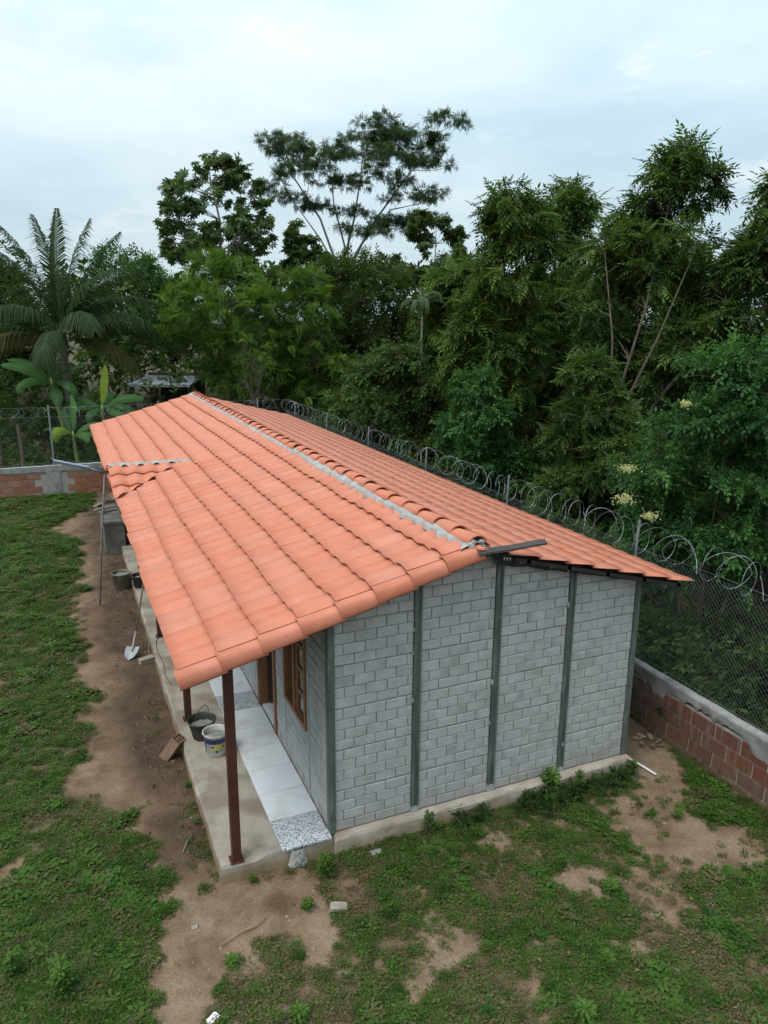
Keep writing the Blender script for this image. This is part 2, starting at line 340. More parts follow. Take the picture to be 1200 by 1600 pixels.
def cover(x, y):
    """how much of the soil grows something, 0 to 1"""
    w = (fbm(x*1.6, y*1.6)-.5)*.9+(fbm(x*5, y*5, 3)-.5)*.55+(fbm(x*17, y*17, 2)-.5)*.35
    c = sstep(.12, -.16, x-np.interp(y, LB_Y, LB_X)+w*.9)          # lawn left of the path
    right = sstep(-.1, .1, sdpoly(FRONT, x, y)+w*.45)*sstep(.05, -.08, y-0.02)*sstep(-1.9, -1.7, x)
    c = np.where((y < .05) & (x > -1.75), right, c)
    for p in BARE: c = c*(.12+.88*sstep(-.10, .16, sdpoly(p, x, y)+w*.5))
    side = (x > 4.05) & (y > -.05)
    c = np.where(side & (y > .3), np.minimum(c, .08), c)
    # island of weeds at the foot of the right wall
    isl = sstep(.10, -.10, sdpoly([(4.88, -.33), (5.1, -.41), (4.98, -1.11), (4.76, -1.56), (4.34, -1.38), (4.35, -.92)], x, y)+w*.4)
    c = np.maximum(c, isl*.9)
    thin = .62+.75*(fbm(x*1.3+5, y*1.3+9)-.35)
    c = np.where(x > -1.4, c*np.clip(thin, .3, 1), c*np.clip(.75+1.2*(fbm(x*.9, y*.9)-.38), .4, 1))
    hf = fbm(x*3.3+21, y*3.3+4, 3)*.55+fbm(x*11+2, y*11+8, 3)*.45
    p = np.where(x > -1.75, .49, .42)
    c = c*(.16+.84*sstep(p-.17, p+.13, hf+.10*(c-.6)))
    c = np.maximum(c, .85*sstep(-.50, -.28, y)*sstep(-.02, -.06, y)*sstep(.15, .35, x)*sstep(4.15, 3.9, x)*sstep(.3, .5, hf))
    return np.clip(c, 0, 1)
def axis_pts(a, b, step, far):
    mid = np.arange(a, b+1e-6, step); o = []; d = step
    p = b
    while p < far: d *= 1.25; p += d; o.append(p)
    q = []; d = step; p = a
    while p > -far: d *= 1.25; p -= d; q.append(p)
    return np.concatenate([np.array(q[::-1]), mid, np.array(o)])
gx = axis_pts(-5, 7, .07, 900); gy = axis_pts(-4.5, 20, .08, 900)
GX, GY = np.meshgrid(gx, gy, indexing='xy')
near = sstep(40, 20, np.hypot(GX, GY-8))
CV = cover(GX, GY)*near
path = sstep(-.1, .1, GX-np.interp(GY, LB_Y, LB_X))*sstep(-.9, -1.2, GX)*sstep(-.3, .6, GY)
HZ = GZ+near*((fbm(GX*1.7, GY*1.7)-.5)*.07+(fbm(GX*7, GY*7, 3)-.5)*.028*(1+path*.8)+(fbm(GX*19, GY*19, 2)-.5)*.012+path*(fbm(GX*3.1+7, GY*3.1, 3)-.5)*.07)
HZ = HZ-sstep(60, 200, np.hypot(GX, GY))*.2
nx, ny = len(gx), len(gy)
idx = np.arange(nx*ny).reshape(ny, nx)
F = np.stack([idx[:-1, :-1], idx[:-1, 1:], idx[1:, 1:], idx[1:, :-1]], -1).reshape(-1, 4)
def ground_mat():
    m = bpy.data.materials.new('soil'); m.use_nodes = True; n = m.node_tree.nodes; l = m.node_tree.links
    b = n['Principled BSDF']; b.inputs['Roughness'].default_value = .95; b.inputs['Specular IOR Level'].default_value = .2
    tc = n.new('ShaderNodeTexCoord')
    def noise(s, d=7, r=.6):
        z = n.new('ShaderNodeTexNoise'); z.inputs['Scale'].default_value = s; z.inputs['Detail'].default_value = d; z.inputs['Roughness'].default_value = r; l.new(tc.outputs['Object'], z.inputs['Vector']); return z.outputs[0]
    def ramp(f, stops):
        r = n.new('ShaderNodeValToRGB'); e = r.color_ramp.elements
        e[0].position, e[0].color = stops[0][0], (*stops[0][1], 1); e[1].position, e[1].color = stops[-1][0], (*stops[-1][1], 1)
        for p, c in stops[1:-1]:
            x = e.new(p); x.color = (*c, 1)
        l.new(f, r.inputs[0]); return r.outputs[0]
    def mix(f, a, bb):
        x = n.new('ShaderNodeMix'); x.data_type = 'RGBA'; l.new(f, x.inputs['Factor']); l.new(a, x.inputs[6]); l.new(bb, x.inputs[7]); return x.outputs[2]
    def attr(k):
        a = n.new('ShaderNodeAttribute'); a.attribute_name = k; return a.outputs['Fac']
    soil = ramp(noise(2.3), [(.32, (.125, .078, .048)), (.5, (.215, .145, .094)), (.68, (.290, .212, .146))])
    speck = ramp(noise(38, 4, .7), [(.34, (.66, .63, .60)), (.52, (1, 1, 1)), (.72, (1.08, 1.07, 1.05))])
    mm = n.new('ShaderNodeMix'); mm.data_type = 'RGBA'; mm.blend_type = 'MULTIPLY'; mm.inputs['Factor'].default_value = .8
    l.new(soil, mm.inputs[6]); l.new(speck, mm.inputs[7])
    dark_soil = ramp(noise(3.1), [(.3, (.062, .038, .025)), (.7, (.120, .076, .049))])
    d1 = mix(attr('dark_soil'), mm.outputs[2], dark_soil)
    humus = ramp(noise(9), [(.3, (.048, .042, .022)), (.55, (.085, .068, .040)), (.75, (.135, .100, .066))])
    g1 = mix(attr('cover'), d1, humus)
    l.new(g1, b.inputs['Base Color'])
    bu = n.new('ShaderNodeBump'); bu.inputs['Strength'].default_value = .7; bu.inputs['Distance'].default_value = .03
    l.new(noise(26, 8, .7), bu.inputs['Height']); l.new(bu.outputs[0], b.inputs['Normal'])
    return m
me = quadmesh('ground', np.stack([GX, GY, HZ], -1).reshape(-1, 3), F, ground_mat(), smooth=True)
outside = np.maximum(sstep(5.0, 5.3, GX), sstep(19.7, 20.1, GY))
cvg = np.clip(np.maximum(CV*.85, np.maximum(1-near, outside*(.55+.9*(fbm(GX*1.1, GY*1.1)-.4)))), 0, 1)
dark_soil = np.clip(path*(.75+1.9*(fbm(GX*1.2+3, GY*1.2)-.42))*sstep(-2.5, -1.5, GX)*1.1, 0, 1)  # darker brown along the path, strongest towards the slab
for k, v in (('cover', cvg), ('dark_soil', dark_soil)):
    a = me.attributes.new(k, 'FLOAT', 'POINT'); a.data.foreach_set('value', v.astype(np.float32).ravel())
go = link('ground', me); tag(go, 'bare brown soil yard with worn earth path along the porch', None, None, 'structure')
def gz(x, y):
    i = np.clip(np.searchsorted(gx, x)-1, 0, nx-2); j = np.clip(np.searchsorted(gy, y)-1, 0, ny-2)
    fx = (x-gx[i])/(gx[i+1]-gx[i]); fy = (y-gy[j])/(gy[j+1]-gy[j])
    return (HZ[j, i]*(1-fx)+HZ[j, i+1]*fx)*(1-fy)+(HZ[j+1, i]*(1-fx)+HZ[j+1, i+1]*fx)*fy

# ------------------------------------------------------------------ house
W, LEN = 4.08, 17.6
RX, RZ = 1.627, 3.197
EXL, EZL, EXR, EZR = -1.562, 2.294, 4.70, 2.40
Y0, Y1 = -0.30, 17.93
KL = (RZ-EZL)/(RX-EXL); KR = (RZ-EZR)/(EXR-RX)
def roofz(x): return EZL+KL*(x-EXL) if x < RX else RZ-KR*(x-RX)
house = thing('house', 'long grey block house with terracotta tiled gable roof and open porch', 'house')

UND = .10   # underside of the roof build-up below the tile plane
gw = MB().prism([(0.0, 0.0), (W, 0.0), (W, roofz(W)-UND), (RX, RZ-UND), (0.0, roofz(0)-UND)], 0.0, .09)
gable = gw.build('gable_wall', M['joint'], house)
def clip(poly, a, b, c):       # keep a*x+b*z<=c
    o = []
    for i in range(len(poly)):
        p, q = poly[i], poly[(i+1) % len(poly)]
        dp = a*p[0]+b*p[1]-c; dq = a*q[0]+b*q[1]-c
        if dp <= 0: o.append(p)
        if (dp < 0) != (dq < 0) and abs(dp-dq) > 1e-9:
            t = dp/(dp-dq); o.append((p[0]+t*(q[0]-p[0]), p[1]+t*(q[1]-p[1])))
    return o
def block_geo(poly, depth=.016, bev=.006):
    """block face: polygon in x,z round its own centre, bevelled towards -y"""
    n = len(poly); cx = sum(p[0] for p in poly)/n; cz = sum(p[1] for p in poly)/n
    vs = [(p[0], .004, p[1]) for p in poly]+[(p[0], -depth+bev, p[1]) for p in poly]
    wx = max(p[0] for p in poly)-min(p[0] for p in poly); wz = max(p[1] for p in poly)-min(p[1] for p in poly)
    fx = max(.1, 1-2*bev/max(wx, .01)); fz = max(.1, 1-2*bev/max(wz, .01))
    vs += [(cx+(p[0]-cx)*fx, -depth, cz+(p[1]-cz)*fz) for p in poly]
    fs = [tuple(range(2*n, 3*n))]
    for i in range(n):
        j = (i+1) % n
        fs += [(i, j, n+j, n+i), (n+i, n+j, 2*n+j, 2*n+i)]
    return vs, fs
BL, CH = .25, .125
blocks = []      # (cx, cz, poly local)
for bay in range(4):
    x0 = bay*1.02+.047; x1 = (bay+1)*1.02-.047
    for c in range(26):
        z0 = c*CH; z1 = z0+CH
        js = [.235, .485, .735] if c % 2 == 0 else [.11, .36, .61, .86]
        sh = random.uniform(-.012, .012)
        xs = [x0]+[x0+j+sh for j in js if x0+j+sh < x1-.03]+[x1]
        seam = c % 4 == 0
        for a, b in zip(xs[:-1], xs[1:]):
            g = .0036; dz = .014 if seam else .004
            jit = lambda s=.0025: random.uniform(-s, s)
            sv_ = .004 if c % 4 else 0; poly = [(a+g+jit(), z0+dz+jit()), (b-g+jit(), z0+dz+jit()), (b-g+jit(), z1-.003+jit()), (a+g+jit(), z1-.003+jit())]
            poly = clip(poly, -KL, 1, EZL-KL*EXL-UND-.01); poly = clip(poly, KR, 1, RZ+KR*RX-UND-.01)
            if len(poly) < 3: continue
            cx = sum(p[0] for p in poly)/len(poly); cz = sum(p[1] for p in poly)/len(poly)
            ar = abs(sum(poly[i][0]*poly[(i+1) % len(poly)][1]-poly[(i+1) % len(poly)][0]*poly[i][1] for i in range(len(poly))))/2
            if ar < .003: continue
            d = (Vector((cx, 0, cz))-co.location).length
            blocks.append((ar/d**2, cx, cz, [(p[0]-cx, p[1]-cz) for p in poly]))
blocks.sort(key=lambda b: -b[0])
rest = MB(); 
for i, (_, cx, cz, poly) in enumerate(blocks):
    vs, fs = block_geo(poly, random.uniform(.013, .019))
    if i < 300:
        o = MB().add(vs, fs).build('block', M['block'], gable)
        o.location = (cx, 0, cz); o.rotation_euler = (random.uniform(-.012, .012), random.uniform(-.006, .006), random.uniform(-.012, .012))
    else:
        rest.add([(v[0]+cx, v[1], v[2]+cz) for v in vs], fs)
rest.build('small_blocks', M['block'], gable, kind='stuff')

# front wall under the porch: openings for one window and one door near the camera, repeated further along
def strip_y(y0, y1, z0, z1, mb, cut=.0):   # blocks on the x=0 face, facing -x
    c0 = int(round(z0/CH)); c1 = int(math.ceil((z1-.01)/CH))
    for c in range(c0, c1):
        za = max(z0, c*CH); zb = min(z1, (c+1)*CH)
        if zb-za < .03: continue
        ys = [y0]; p = y0+(.235 if c % 2 == 0 else .11)
        while p < y1-.03: ys.append(p); p += BL
        ys.append(y1)
        for a, b in zip(ys[:-1], ys[1:]):
            dz = .011 if c % 4 == 0 else .005
            vs, fs = block_geo([(-(b-a)/2+.0045, -(zb-za)/2+dz), ((b-a)/2-.0045, -(zb-za)/2+dz), ((b-a)/2-.0045, (zb-za)/2-.004), (-(b-a)/2+.0045, (zb-za)/2-.004)], random.uniform(.012, .018))
            mb.add([(v[1], (a+b)/2-v[0], (za+zb)/2+v[2]) for v in vs], fs)
TOPF = roofz(0)-UND
fw = MB(); fb = MB(); cs = MB()
units = []   # (window y0,y1, door y0,y1)
for k in range(3): units.append((.73+6.3*k, 1.72+6.3*k, 2.22+6.3*k, 3.12+6.3*k))
ycur = .09
for wy0, wy1, dy0, dy1 in units:
    if wy0 > LEN-3: break
    fw.box(.0, .09, ycur, wy0, 0, TOPF); fw.box(.0, .09, wy0, wy1, 0, .84); fw.box(.0, .09, wy0, wy1, 2.2, TOPF)
    fw.box(.0, .09, wy1, dy0, 0, TOPF); fw.box(.0, .09, dy0, dy1, 2.1, TOPF); ycur = dy1
    strip_y(wy0+.02, wy1-.02, 0, .83, fb); strip_y(wy0+.02, wy1-.02, 2.22, TOPF-.02, fb)
    strip_y(wy1+.03, dy0-.06, 0, TOPF-.02, fb); strip_y(dy0, dy1, 2.2, TOPF-.02, fb)
    for yy in (wy0, wy1): cs.box(-.022, -.0005, yy-.028, yy+.022, 0, TOPF-.02)
strip_y(.06, .70, 0, TOPF-.02, fb)
fw.box(.0, .09, ycur, LEN, 0, TOPF)
for k in range(14):
    y = 3.2+1.02*k
    ok = all(not (a-.1 < y+.5 < d+.1) for a, b, c_, d in units)
    if y+1 < LEN and ok:
        strip_y(y+.03, y+.99, 0, TOPF-.02, fb); cs.box(-.022, -.0005, y-.028, y+.022, 0, TOPF-.02)
front = fw.build('front_wall', M['joint'], house)
fb.build('front_blocks', M['block'], front, kind='stuff')
cs.build('concrete_strips', M['panel_strip'], front)
MB().box(W-.09, W, .09, LEN, 0, roofz(W)-UND).build('rear_wall', M['joint'], house)
MB().prism([(0.0, 0.0), (W, 0.0), (W, roofz(W)-UND), (RX, RZ-UND), (0.0, roofz(0)-UND)], LEN, LEN+.09).build('far_gable_wall', M['joint'], house)
MB().box(.09, W-.09, .09, LEN, -.05, .02).build('inside_floor', M['white_tile'], house)
for yy in (2.0, 6.3, 10.5): MB().box(.09, W-.09, yy+1.2, yy+1.28, .02, 2.5).build('inside_wall', M['joint'], house)

# steel posts of the gable wall: folded channel with two lips
def channel(x, z0, z1, w=.088, d=.030):
    m = MB(); h = w/2
    m.prism([(x-h, z0), (x+h, z0), (x+h, z1-.02), (x-h, z1)], -.021, -.005)
    for s in (-1, 1):
        xa, xb = sorted((x+s*h, x+s*(h-.022)))
        m.prism([(xa, z0), (xb, z0), (xb, z1-.012), (xa, z1-.012)], -d-.006, -.0212)
    return m
for k in range(1, 4):
    x = k*1.02; zt = min(roofz(x-.05), roofz(x+.05))-UND-.005
    p = channel(x, .07 if k != 2 else .09, zt).build('wall_post', M['green_post'], house)
    mm = MB()
    mm.box(x-.05, x+.05, -.028, -.002, .0, .07 if k != 2 else .09)
    mm.build('post_foot', M['panel_strip'], p)
    mo = MB()                                                # splashes of mortar left on the steel
    for q in range(5):
        zz = random.choice([.36, .95, 1.45, 1.46, 2.05, 2.3])+random.uniform(-.06, .06); xx = x+random.choice([-.045, .04])+random.uniform(-.01, .01)
        r = random.uniform(.012, .028); mo.lathe([(0, r*.7), (r*.7, r*.5), (r, 0)], 7, Matrix.Translation((xx, -.026, zz)) @ Matrix.Rotation(math.pi/2, 4, 'X') @ Matrix.Diagonal((1, 1.7, .6, 1)))
    mo.build('mortar_splash', M['mortar'], p, smooth=True)
MB().box(-.03, .045, -.035, .05, 0, roofz(0)-UND-.01).box(-.024, .02, -.0405, -.0352, 0.0, roofz(0)-UND-.03).build('wall_post', M['green_post'], house)
MB().box(W-.045, W+.03, -.03, .05, 0, roofz(W)-UND-.01).build('wall_post', M['green_post'], house)

# foundation, porch slab and its tiles
def rough_box(x0, x1, y0, y1, z0, z1, amp, step=.12):
    """box whose outer edges wander a little, as hand-cast concrete does"""
    m = MB(); nx_ = max(2, int((x1-x0)/step)); ny_ = max(2, int((y1-y0)/step))
    per = [(x0+(x1-x0)*i/nx_, y0) for i in range(nx_)]+[(x1, y0+(y1-y0)*i/ny_) for i in range(ny_)]+[(x1-(x1-x0)*i/nx_, y1) for i in range(nx_)]+[(x0, y1-(y1-y0)*i/ny_) for i in range(ny_)]
    n = len(per); cx, cy_ = (x0+x1)/2, (y0+y1)/2
    def off(p, s): 
        a = (vnoise(np.array(p[0]*4.3+9+s*3), np.array(p[1]*4.3+s*5))-.5)*2*amp
        return (p[0]+a*(1 if p[0] > cx else -1)*(abs(p[0]-cx) > abs(x1-x0)/2-.001), p[1]+a*(1 if p[1] > cy_ else -1)*(abs(p[1]-cy_) > abs(y1-y0)/2-.001))
    vs = []
    for s, (z, ins) in enumerate(((z0, 0), (z1-.03, 0), (z1, .018))):
        for p in per:
            q = off(p, s); q = (q[0]-ins*(1 if p[0] >= x1-1e-6 else -1 if p[0] <= x0+1e-6 else 0), q[1]-ins*(1 if p[1] >= y1-1e-6 else -1 if p[1] <= y0+1e-6 else 0))
            vs.append((*q, z+((float(vnoise(np.array(p[0]*3+s), np.array(p[1]*3)))-.5)*.008 if s else 0)))
    fs = []
    for s in range(2):
        for i in range(n): j = (i+1) % n; fs.append((s*n+i, s*n+j, (s+1)*n+j, (s+1)*n+i))
    fs.append(tuple(2*n+i for i in range(n)))
    return m.add(vs, fs)
slab = rough_box(-1.246, -.001, -.085, LEN, GZ-.15, 0.0, .022).build('porch_slab', M['concrete'], house)
rough_box(.0, W+.06, -.125, .1, GZ-.15, -.004, .016).build('foundation', M['found'], house)
ti = 0; y = -.11
white = {}
def tile_me(w, l, mat, h=.02):
    return MB().add([(-w/2,-l/2,0),(w/2,-l/2,0),(w/2,l/2,0),(-w/2,l/2,0),(-w/2,-l/2,h-.003),(w/2,-l/2,h-.003),(w/2,l/2,h-.003),(-w/2,l/2,h-.003),(-w/2+.003,-l/2+.003,h),(w/2-.003,-l/2+.003,h),(w/2-.003,l/2-.003,h),(-w/2+.003,l/2-.003,h)],
        [(0,1,5,4),(1,2,6,5),(2,3,7,6),(3,0,4,7),(4,5,9,8),(5,6,10,9),(6,7,11,10),(7,4,8,11),(8,9,10,11)]).mesh('floor_tile', mat)
TW, TZ = tile_me(.56, .517, M['white_tile']), tile_me(.56, .517, M['terrazzo'])
for q in units if False else (): pass
k = 0
while y < LEN-.5:
    o = link('floor_tile', TZ if k % 6 == 0 else TW, slab); o.location = (-.305, y+.2625, .002); o.rotation_euler = (random.uniform(-.003, .003), random.uniform(-.003, .003), 0)
    if k % 6 == 0: o['label'] = 'speckled terrazzo floor tile'
    y += .525; k += 1

# porch posts
for k in range(6):
    y = -.02+3.13*k; zt = roofz(-1.07)-.15
    p = MB().box(-1.115, -1.022, y-.047, y+.047, 0.0, zt).build('porch_post', M['post'], house)
    MB().box(-1.14, -1.0, y-.07, y+.07, 0.0005, .012).build('base_plate', M['post'], p)

# window with one leaf open, door with its leaf standing inside
for i, (wy0, wy1, dy0, dy1) in enumerate(units):
    fr = MB(); a, b = wy0+.03, wy1-.03; z0, z1 = .845, 2.195
    for yy0, yy1, zz0, zz1 in ((a, a+.06, z0, z1), (b-.06, b, z0, z1), (a+.06, b-.06, z0, z0+.06), (a+.06, b-.06, z1-.06, z1), ((a+b)/2-.03, (a+b)/2+.03, z0+.06, z1-.06)):
        fr.box(-.045, .085, yy0, yy1, zz0, zz1)
    wn = fr.build('window', M['wood'], house)
    c0, c1 = a+.065, (a+b)/2-.035                     # closed near leaf: stiles, rails, panes
    lf = MB()
    lf.box(-.02, .02, c0, c0+.07, z0+.065, z1-.065).box(-.02, .02, c1-.07, c1, z0+.065, z1-.065)
    nr = 4; hh = (z1-z0-.13)/nr
    for r in range(nr+1):
        zz = z0+.065+hh*r; lf.box(-.019, .019, c0+.0705, c1-.0705, max(zz-.03, z0+.066), min(zz+.03, z1-.066))
    leaf = lf.build('casement', M['wood'], wn)
    for r in range(nr):
        MB().box(-.004, .004, c0+.0705, c1-.0705, z0+.065+hh*r+.0305, z0+.065+hh*(r+1)-.0305).build('pane', M['glass'], wn)
    MB().box(.09, .5, (a+b)/2+.035, (a+b)/2+.07, z0+.07, z1-.07).build('casement', M['dark_wood'], wn)
    dr = MB()
    for yy0, yy1, zz0, zz1 in ((dy0-.05, dy0+.03, 0.024, 2.15), (dy1-.03, dy1+.05, .024, 2.15), (dy0+.03, dy1-.03, 2.08, 2.15)):
        dr.box(-.04, .10, yy0, yy1, zz0, zz1)
    door = dr.build('door', M['wood'], house)
    MB().box(.002, .089, dy0+.035, dy1-.035, -.02, .021).build('threshold', M['white_tile'], door)
    for q in range(5):
        MB().box(.105+.165*q, .105+.165*q+.16, dy1-.075, dy1-.035, .04, 2.06).build('door_plank', M['dark_wood'], door)

# ---- roof: deck, purlins, tiles
def roof_pt(side, s, y, h=0.0):
    """side 'L' or 'R'; s metres down the slope from the ridge in plan; h above the plane"""
    if side == 'L': x = RX-s; z = RZ-KL*s; n = (-KL, 1)
    else: x = RX+s; z = RZ-KR*s; n = (KR, 1)
    q = math.hypot(*n); return (x+h*n[0]/q, y, z+h*n[1]/q)
SLW, SRW = RX-EXL, EXR-RX
dk = MB()
for side, wdt in (('L', SLW-.12), ('R', SRW-.10)):
    a = [roof_pt(side, 0.0, Y0+.16, -.03), roof_pt(side, wdt, Y0+.16, -.03), roof_pt(side, wdt, Y0+.16, -.045), roof_pt(side, 0, Y0+.16, -.045)]
    b = [(p[0], Y1-.1, p[2]) for p in a]
    dk.add(a+b, [(0,1,2,3),(7,6,5,4),(0,4,5,1),(1,5,6,2),(2,6,7,3),(3,7,4,0)])
roof = dk.build('roof', M['black_plastic'], house)
for side, wdt in (('L', SLW), ('R', SRW)):
    for s in np.linspace(.12, wdt-.14, 6):
        p = [roof_pt(side, s+d, Y0+.10, h) for d, h in ((-.025, -.046), (.025, -.046), (.025, -.098), (-.025, -.098))]
        m = MB(); m.add(p+[(q[0], Y1-.1, q[2]) for q in p], [(0,1,2,3),(7,6,5,4),(0,4,5,1),(1,5,6,2),(2,6,7,3),(3,7,4,0)]); m.build('purlin', M['rafter'], roof)
p = [roof_pt('L', SLW-.52, Y0+.2, h) for h in (-.10, -.19)]+[roof_pt('L', SLW-.44, Y0+.2, h) for h in (-.19, -.10)]
MB().add(p+[(q[0], Y1-.2, q[2]) for q in p], [(0,1,2,3),(7,6,5,4),(0,4,5,1),(1,5,6,2),(2,6,7,3),(3,7,4,0)]).build('porch_beam', M['post'], roof)
# rafter along the right half of the gable, dark under the tile edge
p0, p1 = roof_pt('R', .5, 0, -.045), roof_pt('R', SRW-.1, 0, -.045)
MB().add([(p0[0], -.20, p0[2]-.0025), (p1[0], -.20, p1[2]-.0025), (p1[0], -.14, p1[2]-.0025), (p0[0], -.14, p0[2]-.0025), (p0[0], -.20, p0[2]-.05), (p1[0], -.20, p1[2]-.05), (p1[0], -.14, p1[2]-.05), (p0[0], -.14, p0[2]-.05)],
         [(0,1,2,3),(4,7,6,5),(0,4,5,1),(1,5,6,2),(2,6,7,3),(3,7,4,0)]).build('rafter', M['rafter'], roof)

TWD = .302     # tile pitch along the ridge
AMP = .028
def tile_geo(length, width=TWD, thick=.020, nseg=10, over=.05, lift=.036, amp=None, skew=.8):
    amp = AMP if amp is None else amp
    """one S tile in a frame with +x down the slope, y along the ridge, z out of the roof"""
    vs = []; fs = []; prof = []
    for i in range(nseg+1):
        t = i/nseg
        prof.append((t*(width+.012), amp*(.5-.5*math.cos(2*math.pi*(t**skew)))))
    xs = [(-over, .0), (length*.5, lift*.5), (length, lift)]
    n = len(prof)
    for x, dz in xs:
        for yy, z in prof: vs.append((x, yy-width/2, z+dz))
    for x, dz in (xs[0], xs[-1]):
        for k_, (yy, z) in enumerate(prof): vs.append((x, yy-width/2, z+dz-thick*(.06+.94*math.sin(math.pi*k_/nseg)**.35)))
    for r in range(2):
        for i in range(n-1): fs.append((r*n+i, (r+1)*n+i, (r+1)*n+i+1, r*n+i+1))
    b = 3*n
    for i in range(n-1):
        fs.append((2*n+i, b+n+i, b+n+i+1, 2*n+i+1))        # lower end face
        fs.append((b+i+1, b+n+i+1, b+n+i, b+i))            # underside
    fs.append((0, b, b+n, 2*n)); 
    fs.append((n-1, 3*n-1, b+2*n-1, b+n-1))
    return vs, fs
def slope_M(side):
    if side == 'L': ex = Vector((-1, 0, -KL)).normalized(); ey = Vector((0, -1, 0))
    else: ex = Vector((1, 0, -KR)).normalized(); ey = Vector((0, 1, 0))
    ez = ex.cross(ey); m = Matrix.Identity(4)
    for i in range(3): m[i][0], m[i][1], m[i][2] = ex[i], ey[i], ez[i]
    return m
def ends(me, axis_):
    me.materials.append(M['tile_gap_shade'])
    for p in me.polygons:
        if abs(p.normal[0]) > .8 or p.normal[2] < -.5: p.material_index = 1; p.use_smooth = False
TS = {}
cand = []
NC = {'L': 8, 'R': 8}
for side, wdt in (('L', SLW), ('R', SRW)):
    cl = wdt/NC[side]; sl_ = math.sqrt(1+(KL if side == 'L' else KR)**2)
    vs, fs = tile_geo(cl*sl_, amp=.031 if side == 'L' else .011, skew=1.1 if side == 'L' else .75)
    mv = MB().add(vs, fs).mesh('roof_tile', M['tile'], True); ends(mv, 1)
    TS[side] = (mv, vs, fs, slope_M(side))
    ncol = int((Y1-Y0-.05)/TWD)
    for c in range(NC[side]):
        for k in range(ncol):
            yy = Y0+.14+TWD*(k+.5)+random.uniform(-.004, .004)
            if side == 'R': yy -= .14
            wob = .012*math.sin(yy*.55+c)+(float(vnoise(np.array(c*7.3), np.array(yy*1.7)))-.5)*.03
            sag = -.02*math.sin(yy*.35+1.0)-(.03 if c > 5 else .0)*math.sin(yy*.21)
            P = Vector(roof_pt(side, c*cl+wob, yy, sag*.5+.006+(.030 if side == 'L' and k == 0 else 0)))
            d = P-co.location; face = abs((TS[side][3].to_3x3() @ Vector((0, 0, 1))).dot(d.normalized()))
            cand.append((face/d.length_squared, side, P, random.uniform(-.003, .003), random.uniform(-.005, .005)))
cand.sort(key=lambda c: -c[0])
field = {'L': MB(), 'R': MB()}
for i, (_, side, P, ra, rb) in enumerate(cand):
    mv, vs, fs, SM = TS[side]
    T = Matrix.Translation(P) @ SM @ Matrix.Rotation(ra, 4, 'Z') @ Matrix.Rotation(rb, 4, 'Y')
    if i < 300:
        o = bpy.data.objects.new('roof_tile', mv); COL.objects.link(o); o.parent = roof; o.matrix_basis = T
    else:
        field[side].add([T @ Vector(v) for v in vs], fs)
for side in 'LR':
    me = field[side].mesh('roof_tile_field', M['tile'], True); me.materials.append(M['tile_gap_shade'])
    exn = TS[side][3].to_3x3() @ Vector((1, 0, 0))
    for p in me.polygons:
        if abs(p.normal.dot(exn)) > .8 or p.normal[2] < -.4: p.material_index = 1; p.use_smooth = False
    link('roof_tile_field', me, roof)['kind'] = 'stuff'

# verge tiles covering the left gable edge
def verge_geo(length):
    prof = [(0.18, -.004), (.12, .014), (.07, .032), (.02, .036), (-.03, .020), (-.055, -.015), (-.065, -.06), (-.068, -.115)]
    vs = []; n = len(prof); L0 = -.04
    for x, dz, sc in ((L0, 0, .93), (length, .034, 1.0)):
        for yy, z in prof: vs.append((x, yy*sc, z*sc+dz))
    for x, dz, sc in ((L0, 0, .93), (length, .034, 1.0)):
        for yy, z in prof: vs.append((x, yy*sc*.9+.006, z*sc+dz-.014))
    fs = [(i, n+i, n+i+1, i+1) for i in range(n-1)]+[(n+i, 3*n+i, 3*n+i+1, n+i+1) for i in range(n-1)]+[(2*n+i+1, 3*n+i+1, 3*n+i, 2*n+i) for i in range(n-1)]
    fs += [(0, 2*n, 3*n, n), (n-1, 2*n-1, 4*n-1, 3*n-1)]
    return vs, fs
cl = SLW/8; sl_ = math.sqrt(1+KL*KL)
vs, fs = verge_geo(cl*sl_)
# frame: x down slope, y into the house (+Y), z out of the roof
ex = Vector((-1, 0, -KL)).normalized(); ez = Vector((-KL, 0, 1)).normalized()
VM = Matrix.Identity(4)
for i in range(3): VM[i][0], VM[i][1], VM[i][2] = ex[i], (0, 1, 0)[i], ez[i]
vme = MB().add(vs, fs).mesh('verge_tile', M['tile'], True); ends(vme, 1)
for c in range(8):
    o = bpy.data.objects.new('verge_tile', vme); COL.objects.link(o); o.parent = roof
    o.matrix_basis = Matrix.Translation(roof_pt('L', c*cl+.02, Y0+.06, -.006)) @ VM @ Matrix.Rotation(random.uniform(-.012, .012), 4, 'Z') @ Matrix.Rotation(random.uniform(0, .01), 4, 'Y')
# ridge caps: half-round, each lapping the next, on a rough mortar bed
def cap_geo(length, r=.115):
    n = 9; vs = []
    for x, rr, dz in ((0, r, .026), (length, r*.85, -.006)):
        for k in range(n+1):
            a = math.pi*(k/n); vs.append((math.cos(a)*rr, x, math.sin(a)*rr*.72+dz))
    for x, rr, dz in ((0, r*.84, .022), (length, r*.72, -.010)):
        for k in range(n+1):
            a = math.pi*(k/n); vs.append((math.cos(a)*rr, x, math.sin(a)*rr*.72+dz))
    n += 1
    fs = [(i, i+1, n+i+1, n+i) for i in range(n-1)]+[(i, 2*n+i, 2*n+i+1, i+1) for i in range(n-1)]+[(2*n+i, 3*n+i, 3*n+i+1, 2*n+i+1) for i in range(n-1)]
    return vs, fs
vs, fs = cap_geo(.50)
cme = MB().add(vs, fs).mesh('ridge_cap', M['tile'], True)
y = Y0+.10
